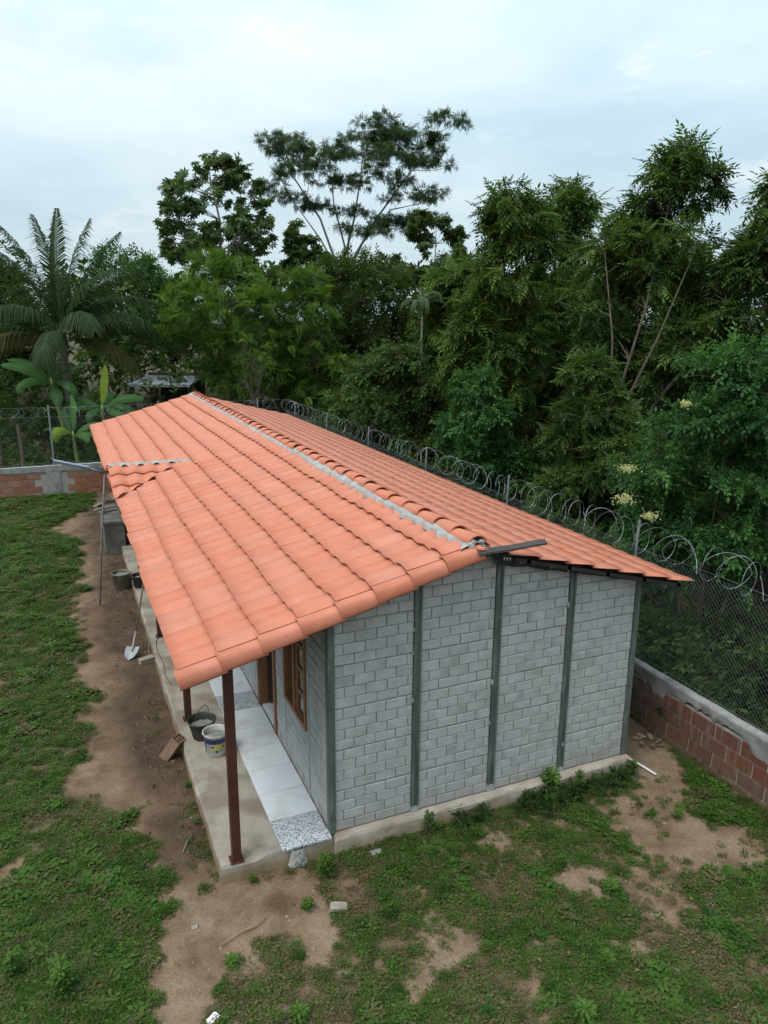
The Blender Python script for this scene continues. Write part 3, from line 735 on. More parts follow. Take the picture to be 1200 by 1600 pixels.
while y < Y1-.3:
    o = bpy.data.objects.new('ridge_cap', cme); COL.objects.link(o); o.parent = roof
    o.location = (RX+random.uniform(-.012, .012), y, RZ+.028+random.uniform(-.006, .006)); o.rotation_euler = (random.uniform(-.01, .01), random.uniform(-.05, .05), random.uniform(-.03, .03))
    y += .435
mb_ = MB(); ny_ = 150; prev = None; vs = []; fs = []
for i in range(ny_+1):
    yy = Y0+.08+(Y1-Y0-.25)*i/ny_; q = float(fbm(np.array(yy*3.1), np.array(2.2), 3))
    wl = .125+.10*q+.022*math.sin(2*math.pi*yy/TWD)+.03*(random.random()-.5); wr = .11+.04*q
    row = [roof_pt('L', wl, yy, .030), roof_pt('L', wl-.03, yy, .064), (RX-.07, yy, RZ+.062), (RX+.07, yy, RZ+.062), roof_pt('R', wr-.03, yy, .060), roof_pt('R', wr, yy, .028)]
    vs += [(r[0]+random.uniform(-.006, .006), r[1], r[2]+random.uniform(-.005, .005)) for r in row]
    if i:
        b = (i-1)*6
        for k in range(5): fs.append((b+k, b+k+1, b+6+k+1, b+6+k))
mb_.add(vs, fs).build('mortar_bedding', M['mortar'], roof)
# rough plug of mortar in the open end of the ridge
pl = MB()
for i in range(14):
    r = random.uniform(.02, .05); pl.lathe([(0, r), (r*.8, r*.6), (r, 0), (r*.7, -r*.5), (0, -r*.7)], 7, Matrix.Translation((RX+random.uniform(-.10, .10), Y0+.12+random.uniform(-.05, .06), RZ+random.uniform(-.01, .06))))
pl.build('mortar_plug', M['mortar'], roof)
# grey flashing strip lying across the peak and the dark membrane hanging below
fl = MB(); vs = []
for i in range(7):
    t = i/6; x = RX-.06+.86*t; z = RZ-.035+.03*t+.004*math.sin(t*9)
    vs += [(x, Y0-.03, z), (x+.01, Y0+.04, z+.028), (x, Y0-.032, z-.022)]
fs = []
for i in range(6): b = i*3; fs += [(b, b+3, b+4, b+1), (b, b+2, b+5, b+3)]
fl.add(vs, fs).build('flashing_strip', M['rafter'], roof)
pm = MB(); vs = []; fs = []
nn = 46
for i in range(nn):
    t = i/(nn-1); x = RX+.25+2.5*t
    for k in range(4):
        hang = (.055+.10*float(fbm(np.array(x*5.), np.array(1.5), 3))*(1-.75*t))*k/3
        vs.append((x, -.15+.025*float(vnoise(np.array(x*14), np.array(k*2.3))), roofz(x)-.045-hang))
for i in range(nn-1):
    for k in range(3): fs.append((i*4+k, (i+1)*4+k, (i+1)*4+k+1, i*4+k+1))
pm.add(vs, fs).build('black_membrane', M['black_plastic'], roof)
pt = MB()
for x in (1.98, 2.02, 2.06, 2.20, 2.24, 2.62, 2.66, 2.86):
    z = roofz(x)-.075-random.uniform(0, .03); pt.box(x, x+random.uniform(.012, .03), -.172, -.168, z, z+.010); pt.box(x, x+.006, -.172, -.168, z-.02, z)
pt.build('membrane_print', M['white_plastic'], roof)

# small cross gable over the entrance: two slopes running along y, its ridge along x
DY, DZ, DX0 = 8.65, 2.715, -1.60
DK = (DZ-2.30)/(DY-7.335)
dorm = MB()
apx = -.10
for s in (-1, 1):
    a = [(DX0+.08, DY, DZ-.03), (apx, DY, DZ-.03), (DX0+.08, DY+s*1.30, DZ-.03-DK*1.30)]
    dorm.add(a, [(0, 1, 2)])
dorm.add([(DX0+.1, DY-1.2, 2.27), (DX0+.1, DY+1.2, 2.27), (DX0+.1, DY, DZ-.04)], [(0, 1, 2)])
dgo = dorm.build('cross_gable', M['black_plastic'], house)
dvs, dfs = tile_geo(.45, amp=.045, skew=1)
for s in (-1, 1):
    ex = Vector((0, s, -DK)).normalized(); ey = Vector((1, 0, 0)) if s < 0 else Vector((-1, 0, 0)); ez = ex.cross(ey)
    SM = Matrix.Identity(4)
    for i in range(3): SM[i][0], SM[i][1], SM[i][2] = ex[i], ey[i], ez[i]
    for c in range(3):
        for k in range(6):
            x = DX0+.16+.305*k; yy = DY+s*(.04+.43*c)
            bm = bmesh.new(); T = Matrix.Translation((x, yy, DZ-DK*(.04+.43*c)+.02+.004*c)) @ SM
            bv = [bm.verts.new(T @ Vector(v)) for v in dvs]
            for f in dfs: bm.faces.new([bv[i] for i in f])
            # cut along the valley where it meets the main slope
            pn = Vector((EXL+.03, DY+s*1.33, 0)); pa = Vector((apx+.06, DY, 0)); e = (pa-pn); nrm = Vector((e.y, -e.x, 0)); 
            if nrm.dot(Vector((DX0, DY, 0))-pn) > 0: nrm = -nrm
            g = bm.verts[:]+bm.edges[:]+bm.faces[:]
            bmesh.ops.bisect_plane(bm, geom=g, plane_co=pn, plane_no=nrm, clear_outer=True)
            if len(bm.faces) > 2:
                me = bpy.data.meshes.new('roof_tile'); bm.to_mesh(me); me.materials.append(M['tile']); me.polygons.foreach_set('use_smooth', [True]*len(me.polygons))
                link('roof_tile', me, dgo)
            bm.free()
vs = []; fs = []
nn = 44
for i in range(nn):
    t = i/(nn-1); x = DX0+.02+(apx+.16-DX0)*t; wv = .5-.5*math.cos(2*math.pi*(x-DX0-.01)/.305)
    w = .10+.11*wv+.03*float(vnoise(np.array(x*9), np.array(3.)))
    if t > .9: w *= (1-t)/.1+.1
    vs += [(x, DY-w, DZ-DK*w+.045+.03*(1-wv)), (x, DY-.05, DZ+.055+.01*random.random()), (x, DY+.10, DZ+.04)]
for i in range(nn-1):
    b = i*3; fs += [(b, b+3, b+4, b+1), (b+1, b+4, b+5, b+2)]
MB().add(vs, fs).build('mortar_bedding', M['mortar'], dgo)

# ------------------------------------------------------------------ boundary walls and fences
WX = 5.10          # inner face of the right wall
def brick_geo(l, h, d=.02, bev=.006):
    return block_geo([(-l/2, -h/2), (l/2, -h/2), (l/2, h/2), (-l/2, h/2)], d, bev)
rw = thing('brick_wall', 'low red clay block wall with rough concrete cap running behind the right side of the house', 'wall', (WX, 6, GZ))
MB().box(WX, WX+.11, -5.0, 19.9, GZ-.3, .52).build('wall_core', M['bmortar'], rw)
BLN, BHT = .405, .205
vs, fs = brick_geo(BLN-.024, BHT-.022)
bme = MB().add([(v[1], -v[0], v[2]) for v in vs], fs).mesh('brick', M['brick_red'])
vis = MB()
for c in range(4):
    zc = GZ-.10+BHT*(c+.5)
    y = -5.0+(.2 if c % 2 else .4)
    while y < 19.6:
        if y < 3.2:
            o = link('brick', bme, rw); o.matrix_parent_inverse = Matrix.Identity(4)
            o.location = (random.uniform(-.003, .002), y-6, zc-GZ); o.rotation_euler = (0, random.uniform(-.01, .01), random.uniform(-.01, .01))
        else: vis.add([(v[1]+WX, y-v[0], v[2]+zc) for v in vs], fs)
        y += BLN
vis.build('bricks', M['brick_red'], rw, kind='stuff')
# cap: rough top, mortar run over the inner face with an uneven lower edge
vs = []; fs = []; ys = np.arange(-5.0, 19.9, .045)
for i, yy in enumerate(ys):
    a = float(fbm(np.array(yy*2.1), np.array(4.), 4)); b = float(vnoise(np.array(yy*14), np.array(8.)))**2*1.6
    low = .585-.16*max(0, a-.40)*2.2-.05*b
    if a > .56: low -= .09*min(1, (a-.56)/.05)
    t = float(vnoise(np.array(yy*11), np.array(1.)))*.016
    vs += [(WX-.020, yy, low), (WX-.026-.006*b, yy, low+.05), (WX-.03-.006*t, yy, .665+t), (WX-.018, yy, .685+t), (WX+.06, yy, .690+float(vnoise(np.array(yy*13), np.array(5.)))*.022), (WX+.112, yy, .680+t), (WX+.114, yy, .50)]
n = 7
for i in range(len(ys)-1):
    for k in range(n-1): fs.append((i*n+k, i*n+k+1, (i+1)*n+k+1, (i+1)*n+k))
MB().add(vs, fs).build('cap', M['cap'], rw)
BY = 19.8
bw = thing('brick_wall', 'low orange clay brick wall with grey pillar and cap at the far end of the lawn', 'wall', (-4, BY, GZ))
MB().box(-14, WX-.01, BY, BY+.11, GZ-.3, .60).build('wall_core', M['bmortar'], bw)
vs, fs = brick_geo(.385, .20)
bme2 = MB().add(vs, fs).mesh('brick', M['brick'])
vis = MB()
for c in range(4):
    zc = GZ-.035+.216*(c+.5); x = -13.8+(.0 if c % 2 else .2)
    while x < 4.9:
        if not (-3.22 < x < -2.32):
            if -6.0 < x < 1.2:
                o = link('brick', bme2, bw); o.matrix_parent_inverse = Matrix.Identity(4); o.location = (x+4, random.uniform(-.003, .002), zc-GZ)
            else: vis.add([(v[0]+x, v[1]+BY, v[2]+zc) for v in vs], fs)
        x += .402
vis.build('bricks', M['brick'], bw, kind='stuff')
MB().box(-2.96, -2.55, BY-.035, BY+.13, GZ-.2, .628).build('pillar', M['cap'], bw)
xs = np.arange(-14, WX, .09); vs = []; fs = []
for i, x in enumerate(xs):
    a = float(vnoise(np.array(x*7), np.array(3.)))*.05; b = float(vnoise(np.array(x*9), np.array(6.)))*.015
    vs += [(x, BY-.022, .62-a), (x, BY-.04, .66-a*.5), (x, BY-.04, .81+b), (x, BY+.06, .825+b), (x, BY+.15, .81), (x, BY+.15, .6)]
for i in range(len(xs)-1):
    for k in range(5): fs.append((i*6+k, (i+1)*6+k, (i+1)*6+k+1, i*6+k+1))
MB().add(vs, fs).build('cap', M['cap'], bw)

def coil_pts(length, r, pitch, hand=1, seg=22, seed=0):
    rr = np.random.default_rng(seed); n = int(length/pitch*seg); t = np.arange(n)/seg
    jig = np.interp(t, np.arange(0, t.max()+2, .5), rr.uniform(-.9, .9, len(np.arange(0, t.max()+2, .5))))
    jr = np.interp(t, np.arange(int(t.max())+2), rr.uniform(.82, 1.12, int(t.max())+2))
    a = 2*math.pi*t*hand
    return np.stack([(t+jig)*pitch+.10*r*np.sin(a*1.02+1), r*jr*np.cos(a), r*jr*np.sin(a)], -1)
def razor(length, r, pitch, place, parent, seed):
    m = MB(); 
    for hand, sd_ in ((1, seed), (-1, seed+5))[:2 if seed == 9 else 1]:
        P = coil_pts(length, r, pitch*(1 if hand > 0 else 1.6), hand, 20, sd_)
        P = P[(P[:, 0] > 0) & (P[:, 0] < length)]
        m.tube([place(p) for p in P], .0036, 3, False)
        for i in range(0, len(P)-1, 2):          # razor barbs
            p = Vector(place(P[i])); q = Vector(place(P[i+1])); d = (q-p).normalized(); o = d.orthogonal().normalized()
            if i % 4: o = d.cross(o)
            m.add([p-d*.013, p+o*.010, p+d*.013, p-o*.010], [(0, 1, 2, 3)])
    return m.build('razor_coil', M['wire'], parent)
def chain(length, z0, z1, place, parent, cell=.07):
    V = []; F = []; h = z1-z0; s = -h
    r = .0016; b = 0
    while s < length:
        for a0, a1 in (((s, z0), (s+h, z1)), ((s+h, z0), (s, z1))):
            (xa, za), (xb, zb) = a0, a1
            def cl(x, xo, zo, xt, zt): return zo+(zt-zo)*(x-xo)/(xt-xo)
            x0, x1 = max(0, min(xa, xb)), min(length, max(xa, xb))
            if x1-x0 < .02: continue
            p = np.array(place((x0, 0, cl(x0, xa, za, xb, zb)))); q = np.array(place((x1, 0, cl(x1, xa, za, xb, zb))))
            d = (q-p)/np.linalg.norm(q-p); u = np.cross(d, [0.3, .5, .81]); u /= np.linalg.norm(u); w = np.cross(d, u)
            for pt in (p, q):
                for k in range(3):
                    an = 2*math.pi*k/3; V.append(pt+r*(math.cos(an)*u+math.sin(an)*w))
            for k in range(3): F.append((b+k, b+(k+1) % 3, b+3+(k+1) % 3, b+3+k))
            b += 6
        s += cell
    me = quadmesh('chain_link', V, F, M['mesh']); o = link('chain_link', me, parent); o['kind'] = 'stuff'; return o
FX = WX+.055
rf = thing('security_fence', 'chain-link fence with looping razor wire coil on top of the right boundary wall', 'fence', (FX, 6, .69))
for y in (-2.2, 1.26, 4.72, 8.13, 11.6, 15.0, 18.4):
    p = MB().tube([(FX, y, .60), (FX, y, 2.42)], .020, 8).build('fence_post', M['galv'], rf)
    MB().tube([(FX, y, 2.40), (FX+.02, y, 2.78)], .020, 8).build('post_arm', M['galv'], p)
razor(24, .22, .29, lambda p: (FX+.01+p[1]*.8, -4.4+p[0], 2.54+p[2]), rf, 3)
sw = MB()
for z in (2.40, .76): sw.tube([(FX, y, z+.02*math.sin(y*1.8+z)) for y in np.arange(-4.8, 19.7, .5)], .002, 4, False)
sw.build('tension_wire', M['wire'], rf)
chain(24.4, .72, 2.38, lambda p: (FX, -4.8+p[0], p[2]), rf)
bf = thing('security_fence', 'chain-link fence with razor wire coil on the far brick wall by the banana plants', 'fence', (-4, BY+.05, .83))
for x in (-13, -9.6, -6.15, -2.70, .75, 4.2):
    p = MB().tube([(x, BY+.05, .75), (x, BY+.05, 2.80)], .03, 8).build('fence_post', M['galv'], bf)
razor(19, .15, .30, lambda p: (-14+p[0], BY+.05+p[1], 2.57+p[2]), bf, 4)
sw = MB()
for z in (2.42, 2.72, .9): sw.tube([(x, BY+.05, z+.015*math.sin(x*2+z)) for x in np.arange(-14, 5.05, .5)], .004, 4, False)
sw.build('tension_wire', M['wire'], bf)
chain(19, .84, 2.40, lambda p: (-14+p[0], BY+.05, p[2]), bf, .09)

# old timber posts standing in the brush behind the far wall
for i, (x, y, h, lab) in enumerate(((-3.75, 22.2, 1.9, 'weathered timber post standing in the brush left of the far fence post'), (-4.5, 23.0, 1.7, 'second weathered timber post further left behind the far wall'))):
    p = MB().tube([(x, y, GZ-.2), (x+.03, y, h*.5), (x-.02, y, h)], [.07, .065, .055], 8).build('timber_post', M['bark'], None)
    tag(p, lab, 'post', 'timber posts behind the far wall')

# tin shed roof in the trees
sh = thing('shed', 'small dark open shed with pale metal sheet roof among the trees', 'shed', (3.0, 37.6, GZ))
ux = Vector((.918, -.397, 0)); uy = Vector((.397, .918, 0)); O = Vector((3.0, 37.2, 0))
m = MB(); nn = 30
vs = []
for i in range(nn+1):
    for v, z in ((-.6, 1.98), (3.4, 2.22)):
        q = O+ux*(-1.75+3.5*i/nn)+uy*v; vs.append((q.x, q.y, z+.03*(i % 2)+.0*v))
m.add(vs, [(2*i, 2*i+2, 2*i+3, 2*i+1) for i in range(nn)]); m.build('roof', M['zinc'], sh)
m = MB(); q0, q1 = O+ux*-1.75+uy*-.6, O+ux*1.75+uy*-.6
m.add([(q0.x, q0.y, 1.985), (q1.x, q1.y, 1.985), (q1.x, q1.y, 1.86), (q0.x, q0.y, 1.86)], [(0, 1, 2, 3)]).build('fascia', M['zinc'], sh)
for a, b in ((-1.6, -.4), (1.6, -.4), (-1.6, 3.2), (1.6, 3.2), (0, -.4)):
    q = O+ux*a+uy*b; MB().tube([(q.x, q.y, GZ-.1), (q.x, q.y, 1.95)], .06, 6).build('post', M['bark'], sh)
q0, q1 = O+ux*-1.7+uy*3.2, O+ux*1.7+uy*3.2
MB().add([(q0.x, q0.y, GZ), (q1.x, q1.y, GZ), (q1.x, q1.y, 2.4), (q0.x, q0.y, 2.4)], [(0, 1, 2, 3)]).build('back_wall', M['rafter'], sh)

# ------------------------------------------------------------------ things in the yard
# buckets on the porch
def bucket(name, label, loc, rb, rtop, h, mat, fill, fillmat, tilt=(0, 0, 0), handle=None, group=None):
    t = thing(name, label, 'bucket', loc, group); t.rotation_euler = tilt
    prof = [(0.001, .004), (rb-.01, .0), (rb, .008), (rb+(rtop-rb)*.9, h*.9), (rtop+.006, h*.9), (rtop+.010, h*.93), (rtop+.012, h-.004), (rtop+.006, h), (rtop-.004, h-.004), (rtop-.01, h*.9), (rb+(rtop-rb)*fill-.006, h*fill)]
    b = MB().lathe(prof, 28).mesh('body', mat, True); o = bpy.data.objects.new('body', b); COL.objects.link(o); o.parent = t
    rr = rb+(rtop-rb)*fill-.004
    vs = [(0, 0, h*fill+.012)]+[(rr*math.cos(a)*f, rr*math.sin(a)*f, h*fill+random.uniform(-.006, .014)) for f in (.55, 1) for a in np.linspace(0, 2*math.pi, 21)[:-1]]
    fs = [(0, 1+i, 1+(i+1) % 20) for i in range(20)]+[(1+i, 21+i, 21+(i+1) % 20, 1+(i+1) % 20) for i in range(20)]
    c = MB().add(vs, fs).mesh('contents', fillmat, True); o = bpy.data.objects.new('contents', c); COL.objects.link(o); o.parent = t
    if handle:
        ang, side = handle; R1 = rtop+.016
        pts = []
        for i in range(15):
            a = math.pi*i/14; p = Vector((math.cos(a)*R1, 0, math.sin(a)*R1*1.02)); p = Matrix.Rotation(ang, 3, 'X') @ p; p = Matrix.Rotation(side, 3, 'Z') @ p; pts.append(p+Vector((0, 0, h*.9)))
        m = MB().tube(pts, .0045, 6).mesh('handle', M['iron'] if mat is not M['bucket_dark'] else M['bucket_dark'], True)
        o = bpy.data.objects.new('handle', m); COL.objects.link(o); o.parent = t
    return t
bucket('bucket', 'dark rubber bucket with raised wire handle behind the white pail on the porch', (-.965, 2.55, .002), .13, .185, .27, M['bucket_dark'], .62, M['cement'], handle=(.05, .9))
wb = bucket('bucket', 'dirty white paint pail with blue and yellow label beside the porch post', (-.865, 2.10, .002), .135, .158, .32, M['bucket_white'], .74, M['cement'], tilt=(0, 0, 2.5), handle=(-1.25, .4))
def label_band(name, a0, a1, z0, z1, mat, off=.0015):
    vs = []; n = 18
    for i in range(n+1):
        a = a0+(a1-a0)*i/n
        for z in (z0, z1):
            r = .135+(.158-.135)*z/.32+off; vs.append((r*math.cos(a), r*math.sin(a), z))
    me = MB().add(vs, [(2*i, 2*i+2, 2*i+3, 2*i+1) for i in range(n)]).mesh(name, mat, True); o = bpy.data.objects.new(name, me); COL.objects.link(o); o.parent = wb
# local angle: the camera side lies towards -y in the world
ca = -math.pi/2-.25-2.5
label_band('label_band', ca-1.5, ca+1.5, .195, .262, M['blue'])
label_band('label_panel', ca-.35, ca+1.0, .105, .1948, M['yellow'])
label_band('label_edge', ca-1.2, ca-1.0, .05, .1948, M['blue'])
for a, z, r in ((ca-.22, .155, .018), (ca+.12, .085, .018), (ca+.5, .095, .012), (ca+.75, .15, .014)):
    vs = []
    for k in range(10):
        b = 2*math.pi*k/10; aa = a+r*math.cos(b)/.15; zz = z+r*math.sin(b); rr = .135+.023*zz/.32+.0032; vs.append((rr*math.cos(aa), rr*math.sin(aa), zz))
    me = MB().add(vs, [tuple(range(10))]).mesh('label_mark', M['blue']); o = bpy.data.objects.new('label_mark', me); COL.objects.link(o); o.parent = wb
g = bucket('bucket', 'upturned-looking grey plastic bucket standing on the earth beside the porch edge', (-1.44, 9.75, float(gz(-1.44, 9.75))), .165, .20, .38, M['bucket_grey'], .8, M['cement'])
g['label'] = 'dusty grey plastic bucket standing on the bare earth beside the porch edge'
bucket('bucket', 'small dark bucket on the porch slab under the eave near the grey bucket', (-1.13, 9.05, .002), .12, .16, .27, M['bucket_dark'], .7, M['cement'])

# hollow clay block leaning on the slab edge
def hollow_block(name, label, cat, Mx, lx=.20, ly=.10, lz=.32, mat=None):
    m = MB(); t = .014
    m.box(-lx/2, lx/2, -ly/2, -ly/2+t, 0, lz).box(-lx/2, lx/2, ly/2-t, ly/2, 0, lz)
    for k in range(4):
        x = -lx/2+(lx-t)*k/3; m.box(x, x+t, -ly/2+t+.0002, ly/2-t-.0002, .001, lz-.001)
    m.box(-lx/2+t, lx/2-t, -t/2, t/2, .002, lz-.002)
    o = m.build(name, mat or M['brick'], None); o.matrix_world = Mx; tag(o, label, cat); return o
hollow_block('clay_block', 'hollow clay block leaning against the porch edge by the buckets', 'block',
   Matrix.Translation((-1.45, 2.60, GZ+.0)) @ Matrix.Rotation(R_(34), 4, Vector((.35, 1, 0)).normalized()) @ Matrix.Rotation(R_(48), 4, 'Z'), .21, .14, .33, M['old_clay'])
def chipped(name, label, cat, loc, size, rot, mat, seed):
    r_ = random.Random(seed); bm = bmesh.new(); bmesh.ops.create_cube(bm, size=1)
    bmesh.ops.subdivide_edges(bm, edges=bm.edges[:], cuts=2, use_grid_fill=True)
    for v in bm.verts:
        k = sum(abs(abs(c)-.5) < 1e-4 for c in v.co)
        f = {3: .06, 2: .03, 1: .012}.get(k, 0); v.co += Vector((r_.uniform(-f, f), r_.uniform(-f, f), r_.uniform(-f, f)))
        v.co = Vector((v.co.x*size[0], v.co.y*size[1], (v.co.z+.5)*size[2]))
    me = bpy.data.meshes.new(name); bm.to_mesh(me); bm.free(); me.materials.append(mat)
    o = bpy.data.objects.new(name, me); COL.objects.link(o); o.location = (*loc, float(gz(*loc))-.012); o.rotation_euler = rot
    return tag(o, label, cat)
chipped('brick', 'tan brick lying on the earth between the shovel and the porch', 'brick', (-1.37, 5.72), (.26, .12, .11), (.05, 0, .35), M['stone'], 1)
chipped('brick', 'pale broken brick lying in the weeds in front of the tiled step', 'brick', (-.23, -.86), (.17, .09, .07), (.1, .1, -.3), M['stone'], 2)
chipped('rubble_chunk', 'white concrete scrap at the bottom edge of the grass', 'rubble', (-1.63, -1.62), (.10, .06, .04), (.1, .0, .6), M['white_plastic'], 3)
for i, (x, y, s, lab) in enumerate(((-1.6, -.55, .06, 'small round stone on the bare earth left of the dry stick'), (-1.60, -.27, .05, 'small brown clod on the earth below the porch corner'), (.42, -.24, .12, 'grey mortar lump in the weeds at the foot of the gable wall'), (-.30, -.86, .09, 'brown stone touching the left end of the pale broken brick'))):
    o = chipped('stone', lab, 'stone', (x, y), (s, s*.8, s*.6), (random.random(), .2, random.random()*3), M['stone'] if i != 2 else M['cap'], 10+i)
# mortar heap against the slab end below the terrazzo tile
vs = []; fs = []; nu, nv = 16, 12
for i in range(nu):
    for j in range(nv):
        u = i/(nu-1)*2-1; v = j/(nv-1); wd_ = .07+.05*v; n_ = float(fbm(np.array(i*.7), np.array(j*.9), 3))
        edge_ = max(0, 1-abs(u)**3)*(1-.2*v)
        vs.append((-.42+u*wd_, -.095-edge_*(.012+.05*v*n_+.035*n_), (-.01 if j == 0 else -.02-.21*v+.03*(n_-.5))))
for i in range(nu-1):
    for j in range(nv-1): fs.append((i*nv+j, (i+1)*nv+j, (i+1)*nv+j+1, i*nv+j+1))
m = MB().add(vs, fs)
tag(m.build('mortar_spill', M['mortar'], None, True), 'lump of dried grey mortar spilled down the porch end below the terrazzo tile', 'mortar')

# shovel leaning on the porch
sv = thing('shovel', 'pointed shovel with dirty blade leaning against the porch edge', 'shovel', (-1.60, 6.02, float(gz(-1.6, 6.02))))
bl = []; fs = []; rows = [(0, .02), (.05, .075), (.12, .105), (.20, .115), (.27, .115), (.29, .10)]
b0 = Vector((-1.66, 5.86, GZ+.02)); ax = Vector((.36, .72, .42)).normalized(); sd_ = ax.cross(Vector((0, 0, 1))).normalized(); nm = sd_.cross(ax)
for d, w in rows:
    for k in range(-2, 3): bl.append(b0+ax*d+sd_*(w*k/2)+nm*(.022*(abs(k)/2)**2))
for i in range(len(rows)-1):
    for k in range(4): fs.append((i*5+k, i*5+k+1, (i+1)*5+k+1, (i+1)*5+k))
MB().add(bl, fs).build('blade', M['iron'], sv, True)
s0 = b0+ax*.27; hx = Vector((-1.20, 6.85, .98))
MB().tube([s0-ax*.09+nm*.012, s0+nm*.02, s0+(hx-s0)*.22], [.010, .019, .017], 8).build('socket', M['iron'], sv, True)
MB().tube([s0+(hx-s0)*.2, hx], .0155, 8).build('handle', M['handle'], sv, True)

# concrete wash trough under the eave
wt = thing('wash_trough', 'grey concrete wash trough beside the porch under the far eave', 'trough', (-1.40, 13.3, GZ))
MB().box(-1.62, -1.14, 12.25, 14.55, GZ-.05, .60).build('base', M['render'], wt)
m = MB().box(-1.66, -1.12, 12.22, 13.05, .602, .66).box(-1.66, -1.60, 13.05, 14.58, .602, .70).box(-1.18, -1.12, 13.05, 14.58, .602, .70).box(-1.60, -1.18, 14.52, 14.58, .602, .70)
m.build('rim', M['render'], wt)
for i, (x, y, r, lab) in enumerate(((-1.50, 13.6, .5, 'grey board laid across the concrete wash trough'), (-1.62, 13.95, 1.1, 'narrow board sticking out across the back of the wash trough'))):
    o = MB().box(-.30, .30, -.06, .06, 0, .025).build('board', M['stick'], None); o.location = (x, y, .702+.027*i); o.rotation_euler = (0, .03*i, r); tag(o, lab, 'board')

# slim lamp pole with a long arm
lp = thing('pole_lamp', 'thin pole carrying a long grey lamp that points away from the tiled cross gable', 'lamp', (-1.97, 8.88, float(gz(-1.97, 8.88))))
MB().tube([(-1.97, 8.88, GZ-.1), (-1.815, 8.842, 1.2), (-1.65, 8.80, 2.56)], [.020, .019, .018], 8).build('pole', M['pale_bark'], lp, True)
MB().tube([(-1.62, 8.80, 2.54), (-1.98, 8.80, 2.69)], [.017, .026], 8).build('arm', M['lamp'], lp, True)
a = Vector((-1.93, 8.80, 2.675)); b = Vector((-2.60, 8.80, 2.865)); d = (b-a).normalized(); sdv = Vector((0, 1, 0)); upn = sdv.cross(d)*-1
if upn.z < 0: upn = -upn
def bar(w0, w1, h0, h1, t0=0, t1=1):
    L_ = (b-a)
    vs = [a+L_*t+sdv*w+upn*h for t in (t0, t1) for w, h in ((w0, h0), (w1, h0), (w1, h1), (w0, h1))]
    return MB().add(vs, [(0,1,2,3),(7,6,5,4),(0,4,5,1),(1,5,6,2),(2,6,7,3),(3,7,4,0)])
bar(-.055, .055, -.03, .022).build('lamp_head', M['lamp'], lp)
bar(-.058, -.046, .0225, .032, .01, .97).build('edge_strip', M['lamp_pale'], lp)
bar(.046, .058, .0225, .032, .01, .97).build('edge_strip', M['lamp_pale'], lp)
bar(-.044, .044, .0222, .027, .02, .97).build('solar_panel', mat_noise('panel_blue', (.14, .18, .27), (.20, .25, .35), 5, .25, 0, spec=.6), lp)
bar(-.065, .065, -.04, .05, .972, 1.03).build('end_cap', M['black_plastic'], lp)

# plastic pipe, stick, cable, small litter
tag(MB().tube([(4.26, .16, GZ+.05), (4.33, -.05, GZ+.035), (4.38, -.33, GZ+.03)], .013, 8).build('pipe', M['white_plastic'], None, True), 'thin white plastic pipe lying on the earth at the right gable corner', 'pipe')
tag(MB().tube([(-1.42, -.87, GZ+.02), (-1.2, -.80, GZ+.035), (-1.05, -.78, GZ+.03), (-.93, -.72, GZ+.03)], [.006, .009, .008, .005], 6).build('dry_stick', M['stick'], None, True), 'thin dry stick lying on the bare earth in front of the porch corner', 'stick')
tag(MB().tube([(-1.55, .55, GZ+.03), (-1.47, .72, GZ+.05), (-1.40, .80, GZ+.03)], .007, 5).build('dry_stick', M['stick'], None, True), 'short bent twig lying on the path beside the porch', 'stick')
pts = [(-1.10, 6.20, .02), (-1.17, 6.0, .006), (-1.20, 5.6, .004), (-1.16, 5.1, .004), (-1.19, 4.6, .004), (-1.14, 4.2, .004)]
tag(MB().tube(pts, .005, 5).build('cable', M['cable'], None, True), 'dark cable trailing along the porch edge from the third post', 'cable')
pts = [(-1.20, 6.55, .004), (-1.26, 6.3, -.10), (-1.30, 6.1, GZ+.03), (-1.28, 5.9, GZ+.03)]
tag(MB().tube(pts, .007, 5).build('rope', M['stick'], None, True), 'pale rope end hanging over the porch edge beside the shovel handle', 'rope')
# rag of dry sheath by the right wall
m = MB()
for i in range(7):
    a = i*.9; x, y = 4.86+.08*math.cos(a), .34+.12*math.sin(a); z = GZ+.03
    m.add([(x, y, z), (x+.12*math.cos(a+1), y+.12*math.sin(a+1), z+.03), (x+.16*math.cos(a+1.4), y+.16*math.sin(a+1.4), z+.01), (x+.05*math.cos(a+2), y+.05*math.sin(a+2), z-.01)], [(0, 1, 2, 3)])
tag(m.build('dry_leaf_pile', M['stick'], None), 'small heap of curled dry leaves on the earth by the right wall', 'dry leaves')

